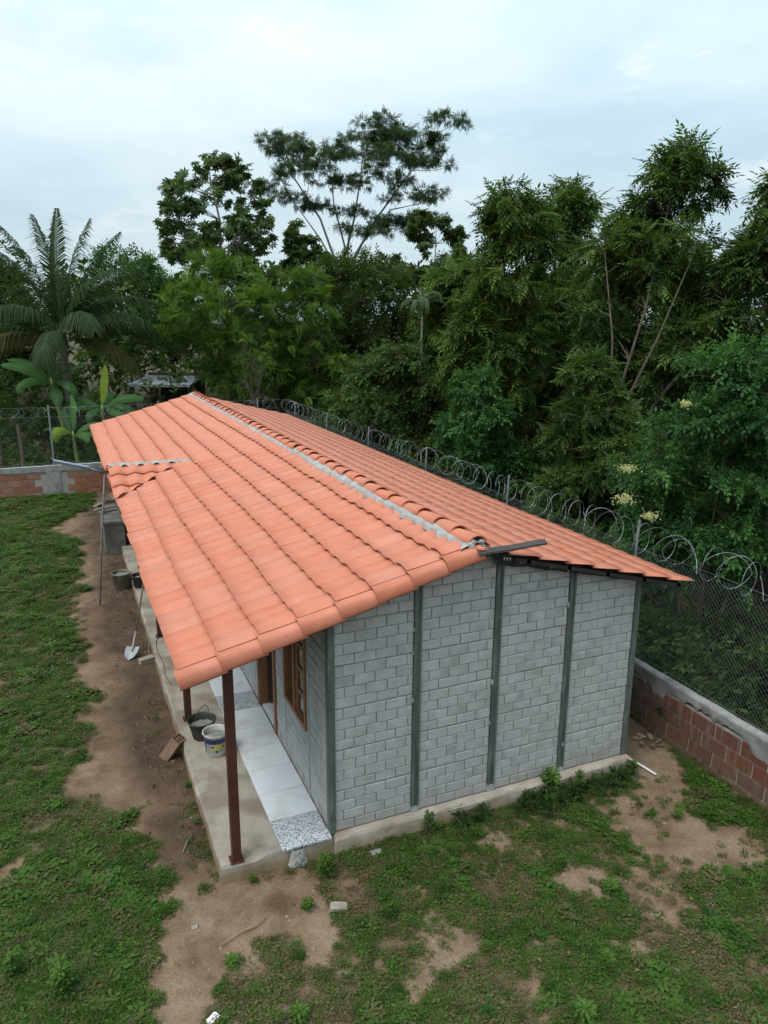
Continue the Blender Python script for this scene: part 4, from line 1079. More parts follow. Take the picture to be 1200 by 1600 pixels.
# ------------------------------------------------------------------ vegetation
def nrm(v): return v/np.maximum(np.linalg.norm(v, axis=-1, keepdims=True), 1e-9)
def pinnate(pairs, L0, ll, lw, droop=.25, ang=55, hang=.25):
    """compound leaf along +x: pairs of pointed leaflets; two triangles each"""
    vs = []; fs = []
    for i in range(pairs):
        t = (i+.6)/pairs; x = L0*t; z = -droop*L0*t*t; s = math.sin(math.pi*min(1, .25+.7*t))*.75+.25
        for sg in (-1, 1):
            a = math.radians(ang); dx, dy = math.cos(a), math.sin(a)*sg
            l_ = ll*s; w = lw*s
            b = len(vs)
            vs += [(x, 0, z), (x+dx*l_*.5-dy*w*sg*sg*.5*sg, dy*l_*.5+dx*w*.5*sg, z-hang*l_*.35), (x+dx*l_, dy*l_, z-hang*l_), (x+dx*l_*.5+dy*w*.5*sg*sg*sg, dy*l_*.5-dx*w*.5*sg, z-hang*l_*.35)]
            fs.append((b, b+1, b+2, b+3))
    b = len(vs); x = L0; z = -droop*L0
    vs += [(x*.96, 0, z), (x+ll*.4, lw*.5, z-.1*ll), (x+ll*.85, 0, z-.35*ll), (x+ll*.4, -lw*.5, z-.1*ll)]; fs.append((b, b+1, b+2, b+3))
    return np.array(vs, float), np.array(fs)
def sprig(n, L0, ll, lw, seed=0):
    """twig with oval leaves set round it"""
    r = random.Random(seed); vs = []; fs = []
    for i in range(n):
        t = (i+.5)/n; x = L0*t; a = i*2.4; el = r.uniform(.5, 1.1)
        d = Vector((math.cos(el), math.sin(el)*math.cos(a), math.sin(el)*math.sin(a)*.6)).normalized()
        sd2 = d.cross(Vector((0, 0, 1))).normalized(); l_ = ll*r.uniform(.7, 1.15); w = lw*l_/ll
        p = Vector((x, 0, 0)); b = len(vs)
        vs += [p, p+d*l_*.5+sd2*w*.5, p+d*l_+Vector((0, 0, -.12*l_)), p+d*l_*.5-sd2*w*.5]; fs.append((b, b+1, b+2, b+3))
    return np.array([tuple(v) for v in vs]), np.array(fs)
def umbrella(n, L0, w):
    """round lobed leaf hanging from its stalk"""
    vs = []; fs = []
    for i in range(n):
        a = 2*math.pi*i/n; c, s = math.cos(a), math.sin(a); b = len(vs)
        vs += [(0, 0, 0), (c*L0*.55-s*w, s*L0*.55+c*w, -.10*L0), (c*L0, s*L0, -.42*L0), (c*L0*.55+s*w, s*L0*.55-c*w, -.10*L0)]; fs.append((b, b+1, b+2, b+3))
    return np.array(vs, float), np.array(fs)
TPL = {
 'cedar': pinnate(4, .40, .20, .072, .35, 56, .45),
 'feather': pinnate(8, .42, .15, .036, .18, 68, .10),
 'acacia': pinnate(6, .50, .24, .07, .12, 62, .05),
 'fine': pinnate(5, .26, .10, .042, .2, 58, .25),
 'sprig': sprig(8, .26, .10, .052, 1),
 'bigsprig': sprig(7, .45, .22, .10, 2),
 'broad': umbrella(7, .34, .075),
 'far': sprig(6, .8, .50, .26, 3),
}
def scatter(T, pos, ax, up, sc, hue, hj=.10):
    tv, tf = T; n = len(pos); k = len(tv)
    x = nrm(ax); y = nrm(np.cross(up, x)); z = np.cross(x, y)
    V = pos[:, None, :]+sc[:, None, None]*(tv[None, :, 0:1]*x[:, None, :]+tv[None, :, 1:2]*y[:, None, :]+tv[None, :, 2:3]*z[:, None, :])
    F = (tf[None, :, :]+(np.arange(n)*k)[:, None, None]).reshape(-1, 4)
    H = np.repeat(hue, k)+np.repeat(rng.uniform(-hj, hj, n*(k//4)), 4)
    return V.reshape(-1, 3), F, np.clip(H, 0, 1)
def leaf_cloud(C, R, n, T, size, droop=.3, upb=.25, tw=9, spread=(.7, 1.3), young=.35):
    """leaves on twigs that radiate from the clump centres C (k,3) with radii R (k,3)"""
    k = len(C); wgt = (R[:, 0]*R[:, 1]*R[:, 2])**(2/3.); ci = rng.choice(k, n, p=wgt/wgt.sum())
    tid = rng.integers(0, tw, n)
    D = rng.normal(size=(k, tw, 3)); D[..., 2] += upb*1.5; D = nrm(D)
    u = D[ci, tid]; t = rng.uniform(.25, 1.0, n)**.7
    pos = C[ci]+u*R[ci]*t[:, None]+rng.normal(size=(n, 3))*R[ci]*.10
    pos[:, 2] -= droop*.5*t*t*R[ci][:, 2]
    ax = nrm(u*.7+rng.normal(size=(n, 3))*.55); ax[:, 2] -= droop
    up = np.tile([0, 0, 1.], (n, 1))+rng.normal(size=(n, 3))*.28
    sc = size*rng.uniform(*spread, n)
    hue = np.clip(.38+.16*rng.normal(size=n)+young*(t-.7)+(rng.normal(size=k)*.13)[ci], 0, 1)
    return scatter(T, pos, ax, up, sc, hue)
VR = np.array([.918, -.397, 0]); VF = np.array([.397, .918, 0])
def sil_clumps(base, rows, n, r, depth=.8, flat=.8, inset=.8):
    rows = sorted(rows); zs = np.array([q[0] for q in rows]); ls = np.array([q[1] for q in rows]); rs = np.array([q[2] for q in rows])
    C = []; RR = []
    w = np.interp(np.linspace(zs[0], zs[-1], 60), zs, rs-ls)+.3; zz = np.linspace(zs[0], zs[-1], 60); pr = w/w.sum()
    for i in range(n):
        z = rng.choice(zz, p=pr); l_, r_ = np.interp(z, zs, ls), np.interp(z, zs, rs); rad = r*rng.uniform(.65, 1.3); rad = min(rad, max(.25, (r_-l_)*.5))
        a = rng.uniform(-1, 1); a = np.sign(a)*abs(a)**.75; mid = (l_+r_)/2; hw = max(0, (r_-l_)/2-rad*inset)
        d = rng.uniform(-1, 1)*math.sqrt(max(0, 1-a*a))*depth*(r_-l_)/2
        z = min(z, zs[-1]-rad*flat*.75)
        C.append(np.array([base[0], base[1], 0])+VR*(mid+a*hw)+VF*d+np.array([0, 0, z])); RR.append((rad, rad, rad*flat))
    return np.array(C), np.array(RR)
def limb(m, p0, p1, r0, r1, sag=.0, n=5, k=5):
    p0 = np.array(p0, float); p1 = np.array(p1, float); pts = []; q = rng.normal(size=3)*.06*np.linalg.norm(p1-p0)
    for i in range(n+1):
        t = i/n; p = p0+(p1-p0)*t+q*math.sin(math.pi*t); p[2] += sag*math.sin(math.pi*t); pts.append(p)
    m.tube(pts, [r0+(r1-r0)*i/n for i in range(n+1)], k, False)
def tree(name, label, base, stems, C, R, nleaf, tpl, size, lm, cat='tree', group=None, droop=.3, upb=.25, bark='bark', limbs=26, tw=9, r0=.12, young=.35, z0=None):
    """stems: polylines (relative right, forward, up) from the foot; limbs run from them to the clumps"""
    t = thing(name, label, cat, (base[0], base[1], GZ), group)
    m = MB(); B = np.array([base[0], base[1], GZ-.15]); nodes = []
    for st in stems:
        P = [B+VR*a+VF*b_+np.array([0, 0, c]) for a, b_, c in st]; P = [B+VR*st[0][0]] + P if st[0][2] > .01 else P
        Q = []
        for i in range(len(P)-1):
            for s in range(4): Q.append(P[i]+(P[i+1]-P[i])*s/4)
        Q.append(P[-1]); rad = [r0*(1-.82*i/(len(Q)-1)) for i in range(len(Q))]
        m.tube(Q, rad, 7, False); nodes += [(q, rr) for q, rr in zip(Q, rad)][1:]
    pick = rng.permutation(len(C))[:limbs]
    for i in pick:
        c = C[i]; best = min(nodes, key=lambda nd: np.linalg.norm(nd[0]-c)+(2.5 if nd[0][2] > c[2]-.1 else 0)+.6*abs(nd[0][2]-(c[2]-.35*np.linalg.norm(nd[0][:2]-c[:2])))) if nodes else None
        limb(m, best[0], c, max(.012, best[1]*.55), .008, -.02*np.linalg.norm(best[0]-c))
        for s in range(3):
            limb(m, best[0]+(c-best[0])*.7, c+rng.normal(size=3)*R[i]*.5, max(.008, best[1]*.25), .004, 0, 3, 4)
    m.build('trunk', M[bark], t, True)
    V, F, H = leaf_cloud(C, R, nleaf, TPL[tpl], size, droop, upb, tw, young=young)
    link('crown', quadmesh('crown', V, F, LM[lm], H), t)
    return t

# flat-topped tree: layered pads on spreading limbs
AC = [(-5.2, 18.0, 1.3, .4), (-3.8, 18.5, .9, .5), (-3.1, 17.3, 1.2, .7), (-.8, 17.6, 1.9, .7), (2.0, 19.2, 1.9, .8), (3.5, 18.5, 1.6, .7), (1.1, 17.1, 1.9, .6), (5.3, 18.1, 1.6, .7), (7.2, 18.9, 1.2, .5), (6.1, 16.7, 1.6, .6), (3.9, 16.3, 2.1, .7), (-2.2, 16.2, 1.6, .6), (-3.1, 15.3, 1.4, .5), (-.3, 15.3, 1.6, .5), (-5.0, 14.8, 1.3, .4), (-3.6, 14.4, 1.4, .4), (-1.7, 13.7, 1.6, .4), (2.5, 15.3, 1.9, .4), (1.1, 13.3, 1.4, .4), (3.0, 12.4, 1.9, .4), (5.1, 14.2, 1.9, .4), (6.5, 14.5, .9, .3), (1.9, 11.7, 1.4, .4), (5.4, 12.6, 1.4, .4), (.2, 12.0, 1.0, .3), (-4.3, 17.6, 1.2, .4), (2.6, 18.2, 1.6, .5), (6.4, 17.9, 1.3, .5)]
base = (17.6, 47.3); C = []; R = []
for a, z, w, h in AC:
    d0 = rng.uniform(-2.4, 2.4)
    for j in range(9):
        q = rng.uniform(-1.05, 1.05); C.append(np.array([base[0], base[1], 0])+VR*(a+q*w)+VF*(d0+rng.uniform(-.9, .9)*w)+np.array([0, 0, z+rng.uniform(-.5, .5)*h-.25*abs(q)])); R.append((w*.42, w*.42, h*.26))
tree('flat_topped_tree', 'tall flat-topped tree with layered airy pads of foliage above the skyline', base,
     [[(0, 0, 0), (-.3, 0, 9.5), (-1.6, .3, 13.0), (-3.6, .5, 16.0), (-4.6, .5, 17.6)], [(.2, 0, 0), (.1, 0, 10), (.9, -.2, 13), (1.4, -.3, 16), (1.6, -.3, 18.4)], [(.35, 0, 0), (.5, .2, 9.8), (2.6, .3, 13.2), (4.6, .4, 15.8), (6.3, .3, 17.8)], [(.1, 0, 8), (.2, .1, 11), (-.6, .3, 14), (-.9, .3, 16.9)], [(.3, 0, 9), (1.5, .1, 11.4), (3.5, 0, 13.6), (5.0, 0, 13.9)], [(-.1, 0, 9), (-1.6, 0, 11.6), (-3.4, 0, 14)]],
     np.array(C), np.array(R), 11500, 'acacia', .68, 'acacia', droop=.04, upb=0, bark='pale_bark', limbs=130, r0=.125, tw=8)
# big-leaved tree
base = (7.0, 39.7)
rows = [(14.8, -1.4, .9), (13.7, -2.4, 2.8), (12.6, -3.1, 3.2), (11.4, -3.4, 3.6), (10.3, -3.5, 3.6), (8.8, -3.3, 3.2)]
C, R = sil_clumps((base[0]-.1, base[1]), rows, 200, .42, .9, .75)
tree('large_leaved_tree', 'tall tree of big drooping leaves left of the flat-topped tree', base, [[(0, 0, 0), (.1, 0, 8), (.2, 0, 11.5), (-.3, 0, 14.2)], [(0, 0, 0), (.15, 0, 8.6), (1.5, .2, 11.6), (2.2, .2, 12.9)], [(0, 0, 0), (0, 0, 8.0), (-1.6, .2, 10.5), (-2.5, .2, 12)]], C, R, 2000, 'broad', .80, 'broad', droop=.3, limbs=150, r0=.15, bark='pale_bark', young=.2)
for nm_, base, rows, n, lab in (('J', (21.4, 39.1), [(12.4, -2.0, .6), (11.0, -2.4, 1.9), (9.1, -3.7, 2.3), (7.6, -3.7, 2.3)], 50, 'big-leaved tree right of the flat-topped trunk, half its height'),
                                ('K', (12.1, 39.8), [(11.7, -1.0, .2), (10.6, -1.2, 1.2), (9.4, -1.2, 2.0), (8, -1.5, 2.2)], 26, 'slim big-leaved tree in the gap before the flat-topped trunk')):
    C, R = sil_clumps(base, rows, n, .55, .8, .7)
    tree('large_leaved_tree', lab, base, [[(-.3, 0, 0), (-.4, 0, 7.5), (-.3, 0, rows[0][0]-.6)]], C, R, n*22, 'broad', .85, 'broad', droop=.25, limbs=n, r0=.10, bark='pale_bark', young=.2)

# feathery bright green trees behind the far end of the roof
G = (4.7, 27.2)
C, R = sil_clumps(G, [(8.2, -1.1, .5), (7.4, -2.3, 2.2), (6.1, -3.2, 3.0), (4.4, -3.2, 3.4), (3.3, -1.9, 3.4), (2.6, -1.0, 3.4)], 95, .72, .75, .62)
tree('feathery_tree', 'bright green feathery tree rising behind the far roof end', G, [[(0, 0, 0), (.1, 0, 3), (-.2, 0, 7.4)], [(.1, 0, 0), (.6, 0, 3), (1.9, 0, 6)]], C, R, 5200, 'feather', 1.0, 'feather', droop=.12, upb=.5, limbs=50, young=.6)
G = (8.6, 26.4)
C, R = sil_clumps(G, [(7.6, -1.2, .4), (6.6, -1.8, 1.2), (5.0, -2.2, 1.7), (3.0, -2.2, 1.9), (1.6, -2, 2)], 62, .70, .75, .62)
tree('feathery_tree', 'darker feathery tree to the right of the bright feathery one', G, [[(0, 0, 0), (.1, 0, 3), (-.3, 0, 7)]], C, R, 3300, 'feather', 1.0, 'feather', droop=.18, upb=.3, limbs=40, young=.1)
# dark dense trees filling the middle
F_ = (11.6, 28.7)
C, R = sil_clumps(F_, [(8.6, -1.9, .2), (7.9, -2.6, 2.5), (6.8, -2.9, 3.2), (4.9, -2.8, 3.2), (2.4, -2.5, 2.9)], 80, .8, .8, .75)
tree('dense_tree', 'dense dark green tree below the flat-topped trunk', F_, [[(0, 0, 0), (.1, 0, 4), (.2, 0, 7.6)]], C, R, 3600, 'bigsprig', .95, 'dark', droop=.25, limbs=40)
F_ = (15.2, 24.5)
C, R = sil_clumps(F_, [(8.4, -1.5, .8), (7.4, -2.2, 2.2), (6, -2.6, 2.8), (3.4, -2.5, 2.8)], 60, .8, .8, .75)
tree('dense_tree', 'dense dark tree just left of the tall drooping tree', F_, [[(0, 0, 0), (.1, 0, 4), (.2, 0, 7.4)]], C, R, 2900, 'bigsprig', .9, 'dark', droop=.3, limbs=36)
H_ = (2.2, 45.2)
C, R = sil_clumps(H_, [(9.7, -2.3, -.4), (9.1, -2.9, 2.0), (7.9, -3.4, 4.1), (5.4, -4.1, 5.3), (3, -4, 5)], 80, .9, .7, .7)
tree('leafy_tree', 'mid green leafy tree showing right of the coconut palm', H_, [[(0, 0, 0), (-.2, 0, 5), (-1, 0, 9)]], C, R, 3300, 'bigsprig', 1.15, 'shrub', droop=.15, limbs=36)
P_ = (-5.0, 38.6)
C, R = sil_clumps(P_, [(8.1, -1.2, .9), (7.0, -2.4, 1.9), (4.8, -3.6, 2.8), (2.5, -3.6, 3)], 60, .9, .8, .7)
tree('leafy_tree', 'dull green tree behind the coconut palm at the left edge', P_, [[(0, 0, 0), (-.2, 0, 4), (-.3, 0, 7.5)]], C, R, 2600, 'bigsprig', 1.1, 'dark', droop=.2, limbs=36)

# tall drooping trees along the right boundary
A_ = (9.0, 10.8)
C, R = sil_clumps(A_, [(9.0, -.8, -.1), (8.4, -1.0, .6), (7.7, -1.1, 1.1), (6.9, -1.1, 1.2), (5.9, -1.7, 1.0), (4.9, -1.9, .9), (3.9, -1.7, .7), (2.9, -1.3, .7), (1.9, -.7, .5)], 78, .50, .85, .8)
tree('drooping_tree', 'tall dark tree with hanging leaf sprays rising over the middle of the roof', A_, [[(-.1, 0, 0), (.0, 0, 3), (-.2, 0, 6), (-.4, 0, 8.8)], [(.12, .1, 0), (.15, .1, 3.2), (.5, .1, 6), (.7, 0, 7.8)], [(-.2, .1, 0), (-.4, .1, 2.8), (-1.2, 0, 5.6)]], C, R, 5200, 'cedar', .80, 'cedar', droop=.42, limbs=48, r0=.09, young=.45)
B_ = (11.6, 11.9)
C, R = sil_clumps(B_, [(9.5, -.6, .2), (9.0, -.8, .6), (8.3, -.7, .5), (7.4, -1.0, .9), (6.5, -.9, 1.1), (5.0, -.8, 1.3), (3.5, -.8, 1.2)], 40, .40, .8, .7)
tree('drooping_tree', 'slender dark tree with a feathery tip between two taller trees', B_, [[(0, 0, 0), (.1, 0, 5), (-.1, 0, 9.2)]], C, R, 2400, 'cedar', .80, 'cedar2', droop=.38, limbs=40, r0=.07, young=.2)
C_ = (9.2, 7.3)
C, R = sil_clumps(C_, [(9.35, 1.2, 1.6), (9.0, .7, 2.2), (8.4, .6, 2.4), (8.1, .2, 2.3), (7.7, -.2, 2.2), (7.0, -.7, 2.5), (6.2, -.9, 3.0), (5.0, -.6, 3.0), (4.0, .3, 2.6)], 92, .46, .75, .75)
kp = [not ((c[2] < 6.3) and (np.dot(c-np.array([*C_, 0]), VF) < -.1) and (np.dot(c-np.array([*C_, 0]), VR) < 1.0)) for c in C]; C, R = C[kp], R[kp]
tree('drooping_tree', 'tallest tree at right with several bare pale stems under a pointed crown', C_, [[(0, -.9, 0), (.0, -1.0, 3.9), (-.15, -1.2, 5.6), (-.35, -.8, 7.4)], [(.05, -.9, 0), (.05, -1.0, 4.0), (.5, -1.2, 6.2), (1.2, -.2, 8.8)], [(.1, -.9, 0), (.2, -1.1, 4.0), (.75, -1.4, 5.6), (1.5, -1.2, 7.6)], [(.8, -.8, 0), (.95, -.9, 4.1), (1.7, -1.3, 5.4), (2.4, -1.1, 6.6)]], C, R, 7400, 'cedar', .70, 'cedar2', droop=.36, limbs=60, r0=.05, young=.25)
D_ = (11.5, 5.2)
C, R = sil_clumps(D_, [(8.6, -.2, .7), (7.7, -.4, 1.1), (6.9, -.7, 1.2), (6.3, -1.0, 1.4), (5.3, -.8, 1.4), (4.3, -.7, 1.5), (3, -.7, 1.5)], 46, .42, .8, .7)
tree('drooping_tree', 'drooping tree cut by the right edge with sky gaps in its crown', D_, [[(0, 0, 0), (.1, 0, 4), (.3, 0, 8.2)]], C, R, 3000, 'cedar', .78, 'cedar2', droop=.4, limbs=40, r0=.07, young=.2)
E_ = (10.2, 15.8)
C, R = sil_clumps(E_, [(7.6, -.7, .8), (6.8, -1.3, 1.5), (5.8, -1.5, 1.5), (4.3, -1.5, .9), (3, -1.4, .9)], 48, .55, .8, .7)
tree('leafy_tree', 'lime tinted leafy tree tucked left of the tall drooping tree', E_, [[(0, 0, 0), (.1, 0, 4), (.2, 0, 7)]], C, R, 2700, 'cedar', .95, 'cedar', droop=.5, limbs=36, young=.7)
X_ = (14.2, 8.0)
C, R = sil_clumps(X_, [(7.4, -1.2, 1.2), (6.6, -2, 2), (5, -2.4, 2.4), (2.4, -2.4, 2.4)], 60, .65, .8, .75)
tree('dense_tree', 'dark bushy tree filling the gap behind the bare pale stems', X_, [[(0, 0, 0), (0, 0, 4), (.2, 0, 6.6)]], C, R, 3000, 'cedar', .95, 'dark', droop=.5, limbs=30)
def dup_tree(src, base, rot, sc, label):
    o = bpy.data.objects.new(src.name.split('.')[0], None); COL.objects.link(o); o.location = (*base, GZ); o.rotation_euler = (0, 0, rot); o.scale = (1, 1, sc)
    tag(o, label, src['category'])
    off = Matrix.Translation(-src.location)
    for ch in list(src.children):
        c = ch.copy(); COL.objects.link(c); c.parent = o; c.matrix_parent_inverse = off
    return o
Xt = [o for o in COL.objects if o.get('label', '').startswith('dark bushy tree filling')][0]
for b_, ro, sc_, lb in (((12.6, 13.6), 1.2, .95, 'dark bushy tree deep behind the tall drooping tree'), ((16.5, 17.5), 2.4, 1.05, 'dark bushy tree deep in the wood right of the small palm'), ((12.8, 18.6), .6, .9, 'dark bushy tree behind the small pale palm'),
                        ((16.0, 3.2), 3.3, .95, 'dark bushy tree behind the drooping tree at the right edge'), ((11.0, 4.0), 4.0, .62, 'low dark tree under the drooping tree at the right edge')):
    dup_tree(Xt, b_, ro, sc_, lb)
M_ = (7.5, 5.3)
C, R = sil_clumps(M_, [(4.9, -.4, 0), (4.4, -.7, .5), (3.4, -1.0, 1.1), (2.5, -1.2, 1.1), (1.4, -1.2, 1.0)], 52, .40, .85, .75)
tree('young_tree', 'young tree of fresh drooping leaves in front of the pale stems', M_, [[(0, 0, 0), (.05, 0, 2), (-.15, 0, 4.6)]], C, R, 4200, 'cedar', .56, 'cedar2', droop=.4, limbs=40, r0=.05, young=.35)
O_ = (7.6, 9.4)
C, R = sil_clumps(O_, [(4.3, -.8, 0), (3.2, -1.5, .6), (2.3, -1.2, .9), (1.2, -.6, 1.4)], 46, .42, .85, .75)
tree('young_tree', 'leafy young tree right behind the razor wire at mid roof', O_, [[(0, 0, 0), (0, 0, 2), (-.2, 0, 3.9)]], C, R, 2800, 'sprig', 1.0, 'shrub', droop=.4, limbs=36, r0=.05)
# bush with creeper and the shrub that reaches over the fence
N_ = (7.2, 15.0)
C, R = sil_clumps(N_, [(4.8, -.6, .6), (4.0, -1.5, 1.5), (2.9, -2.0, 2.0), (1.5, -1.6, 2.4)], 70, .55, .7, .7)
tree('bush', 'rounded bush draped in brownish creeper behind the razor wire', N_, [[(0, 0, 0), (0, 0, 2), (0, 0, 4.2)]], C, R, 3600, 'sprig', 1.25, 'vine', 'bush', droop=.5, limbs=40, r0=.05)
L_ = (7.1, 1.75)
C, R = sil_clumps(L_, [(5.2, -.2, .6), (4.9, -.8, 1.0), (4.3, -1.25, 1.2), (3.6, -1.6, 1.3), (2.9, -1.6, 1.4), (2.1, -1.35, 1.4), (1.5, -1.0, 1.4)], 80, .36, .62, .75)
Lt = tree('shrub', 'tall light green shrub with cream flower heads leaning over the right fence', L_, [[(0, 0, 0), (0, 0, 2), (.1, 0, 4.8)], [(-.1, 0, 0), (-.5, 0, 2), (-1.1, 0, 3.7)], [(.1, 0, 0), (.5, 0, 2), (.9, 0, 4.2)]], C, R, 6400, 'sprig', .80, 'shrub', 'shrub', droop=.25, limbs=60, r0=.04, young=.45)
for x, y, z, s in ((5.35, 1.80, 3.42, 1.0), (5.28, 1.72, 2.98, 1.25), (5.25, 1.15, 2.86, .9), (6.0, 1.45, 4.40, .7)):
    n = 170; pos = np.array([x, y, z])+rng.normal(size=(n, 3))*np.array([.062, .062, .028])*s; 
    V, F, H = scatter((np.array([(0, 0, 0), (.012, .012, .004), (.026, 0, 0), (.012, -.012, .004)]), np.array([(0, 1, 2, 3)])), pos, rng.normal(size=(n, 3))*.6+[0, 0, .6], np.tile([0, 1., .2], (n, 1)), np.full(n, 1.0), rng.random(n))
    o = link('flower_head', quadmesh('flower_head', V, F, LM['flower'], H), Lt); o['kind'] = 'stuff'
# twiggy bare shrub
T_ = (4.3, 20.7)
t = thing('bare_shrub', 'leafless twiggy shrub with a forked pale stem beyond the ridge end', 'shrub', (*T_, GZ)); m = MB()
for i in range(16):
    a = rng.uniform(-1.0, 1.0); p1 = np.array([T_[0], T_[1], 2.5])+VR*rng.normal()*.06; p2 = np.array([*T_, 0])+VR*a*.9+VF*rng.uniform(-.7, .7)+np.array([0, 0, rng.uniform(3.4, 4.9)])
    limb(m, p1, p2, .013, .004, .1, 6, 4)
    for j in range(4):
        q = p1+(p2-p1)*rng.uniform(.4, .9); limb(m, q, q+rng.normal(size=3)*.22+np.array([0, 0, .35]), .005, .0025, 0, 3, 3)
m.tube([(T_[0], T_[1], GZ-.1), (T_[0]+.05, T_[1], 1.4), (T_[0], T_[1], 2.55)], [.05, .04, .025], 6, False)
m.build('stems', M['bark'], t)
V, F, H = leaf_cloud(np.array([[T_[0]-.3, T_[1], 3.9], [T_[0]+.4, T_[1], 4.2], [T_[0], T_[1], 4.5]]), np.array([[.7, .5, .6]]*3), 160, TPL['fine'], .7, .2)
link('sparse_leaves', quadmesh('sparse_leaves', V, F, LM['feather'], H), t)

# coconut palm
PB = np.array([-2.0, 27.7, 0.]); PH = 4.7
cp_ = thing('coconut_palm', 'coconut palm with long arching dark fronds at the left', 'palm tree', (-2.0, 27.7, GZ))
MB().tube([(-1.7, 27.7, GZ-.2), (-1.85, 27.7, 1.5), (-2.0, 27.7, 3.4), (-2.0, 27.7, PH)], [.24, .18, .16, .17], 10).build('trunk', M['palm_trunk'], cp_, True)
def frond(org, az_, el, length, bend, lm, parent, wid=1.0, n=84, name='frond'):
    """az_ degrees from the view-right direction, el start elevation, bend total drop in degrees along the rib"""
    h = math.cos(R_(az_))*VR+math.sin(R_(az_))*VF; p = np.array(org, float); V = []; F = []; Hh = []; rib = [p.copy()]
    steps = 18; e = el; pos = [p.copy()]; dirs = []
    for i in range(steps):
        d = math.cos(R_(e))*h+math.sin(R_(e))*np.array([0, 0, 1.]); p = p+d*length/steps; pos.append(p.copy()); dirs.append(d); e -= bend/steps*(.5+1.0*i/steps)
    dirs.append(dirs[-1]); pos = np.array(pos); dirs = np.array(dirs)
    side = np.cross(h, [0, 0, 1.])
    b = 0
    for i in range(n):
        t = .14+.86*i/(n-1); q = t*steps; k = int(min(q, steps-1)); f = q-k
        o = pos[k]*(1-f)+pos[k+1]*f; d = nrm(dirs[k]*(1-f)+dirs[min(k+1, steps)]*f); nn_ = np.cross(side, d)
        ll = wid*(math.sin(math.pi*min(1, .18+.80*t))**.6)*rng.uniform(.85, 1.1)
        for s in (-1, 1):
            dl = nrm(d*.9+side*s*.72+nn_*rng.uniform(-.25, .15)-np.array([0, 0, .22])); tip = o+dl*ll*rng.uniform(.85, 1.1)-np.array([0, 0, .55*ll]); mid = o+dl*ll*.5-np.array([0, 0, .04*ll]); w = .027*nrm(np.cross(dl, nn_))+0*d
            hh = rng.uniform(.15, .75)
            V += [o-w*.6, mid-w, mid+w, o+w*.6, tip-w*.12, tip+w*.12]; F += [(b, b+1, b+2, b+3), (b+1, b+4, b+5, b+2)]; Hh += [hh]*6; b += 6
    m = [];  # rib
    for i in range(steps):
        r = .030*(1-.85*i/steps)
        for sg in (-1, 1): m.append(pos[i]+side*r*sg)
    base_n = len(V); V += m; Hh += [.95]*len(m)
    for i in range(steps-1): F.append((base_n+2*i, base_n+2*i+1, base_n+2*i+3, base_n+2*i+2))
    return link(name, quadmesh(name, V, F, LM[lm], Hh), parent)
top = PB+np.array([0, 0, PH])
for az_, el, ln, bd, lm in ((178, 74, 5.2, 62, 'palm'), (182, 82, 5.1, 44, 'palm'), (95, 87, 5.2, 18, 'palm'), (5, 84, 5.0, 30, 'palm'), (12, 77, 5.0, 44, 'palm'), (200, 62, 4.8, 80, 'palm'), (30, 66, 4.8, 74, 'palm'), (335, 68, 4.8, 78, 'palm'),
                        (0, 54, 4.7, 92, 'palm'), (345, 40, 4.5, 84, 'palm'), (15, 26, 4.2, 62, 'palm'), (305, 48, 4.2, 110, 'palm'), (175, 46, 4.6, 92, 'palm'), (208, 28, 4.4, 66, 'palm'), (168, 14, 4.2, 48, 'palm_dry'), (245, 55, 4.3, 120, 'palm'), (225, 22, 3.9, 84, 'palm_dry'),
                        (120, 55, 4.6, 70, 'palm'), (60, 50, 4.6, 75, 'palm'), (350, 12, 3.8, 88, 'palm_dry'), (280, 20, 3.8, 95, 'palm'), (80, 25, 4.2, 60, 'palm'), (160, 88, 5.0, 26, 'palm')):
    f = frond(top+rng.normal(size=3)*.05, az_+rng.uniform(-6, 6), el, ln, bd, lm, cp_)
    if lm == 'palm_dry': f['label'] = 'yellowing lower frond'
# small pale palm with drooping fronds in the middle trees
PP = np.array([8.55, 15.4, 0.])
pp = thing('small_palm', 'small palm with a tuft of pale hanging fronds among the dark trees', 'palm tree', (8.55, 15.4, GZ))
MB().tube([(8.6, 15.4, GZ-.1), (8.55, 15.4, 3), (8.55, 15.4, 5.9)], [.045, .04, .03], 7).build('trunk', M['pale_bark'], pp, True)
for k in range(14): frond(PP+np.array([0, 0, 5.9+.1*rng.random()]), 26*k+rng.uniform(-12, 12), rng.uniform(45, 84), rng.uniform(.9, 1.4), rng.uniform(165, 205), 'palelet', pp, .17, 22)

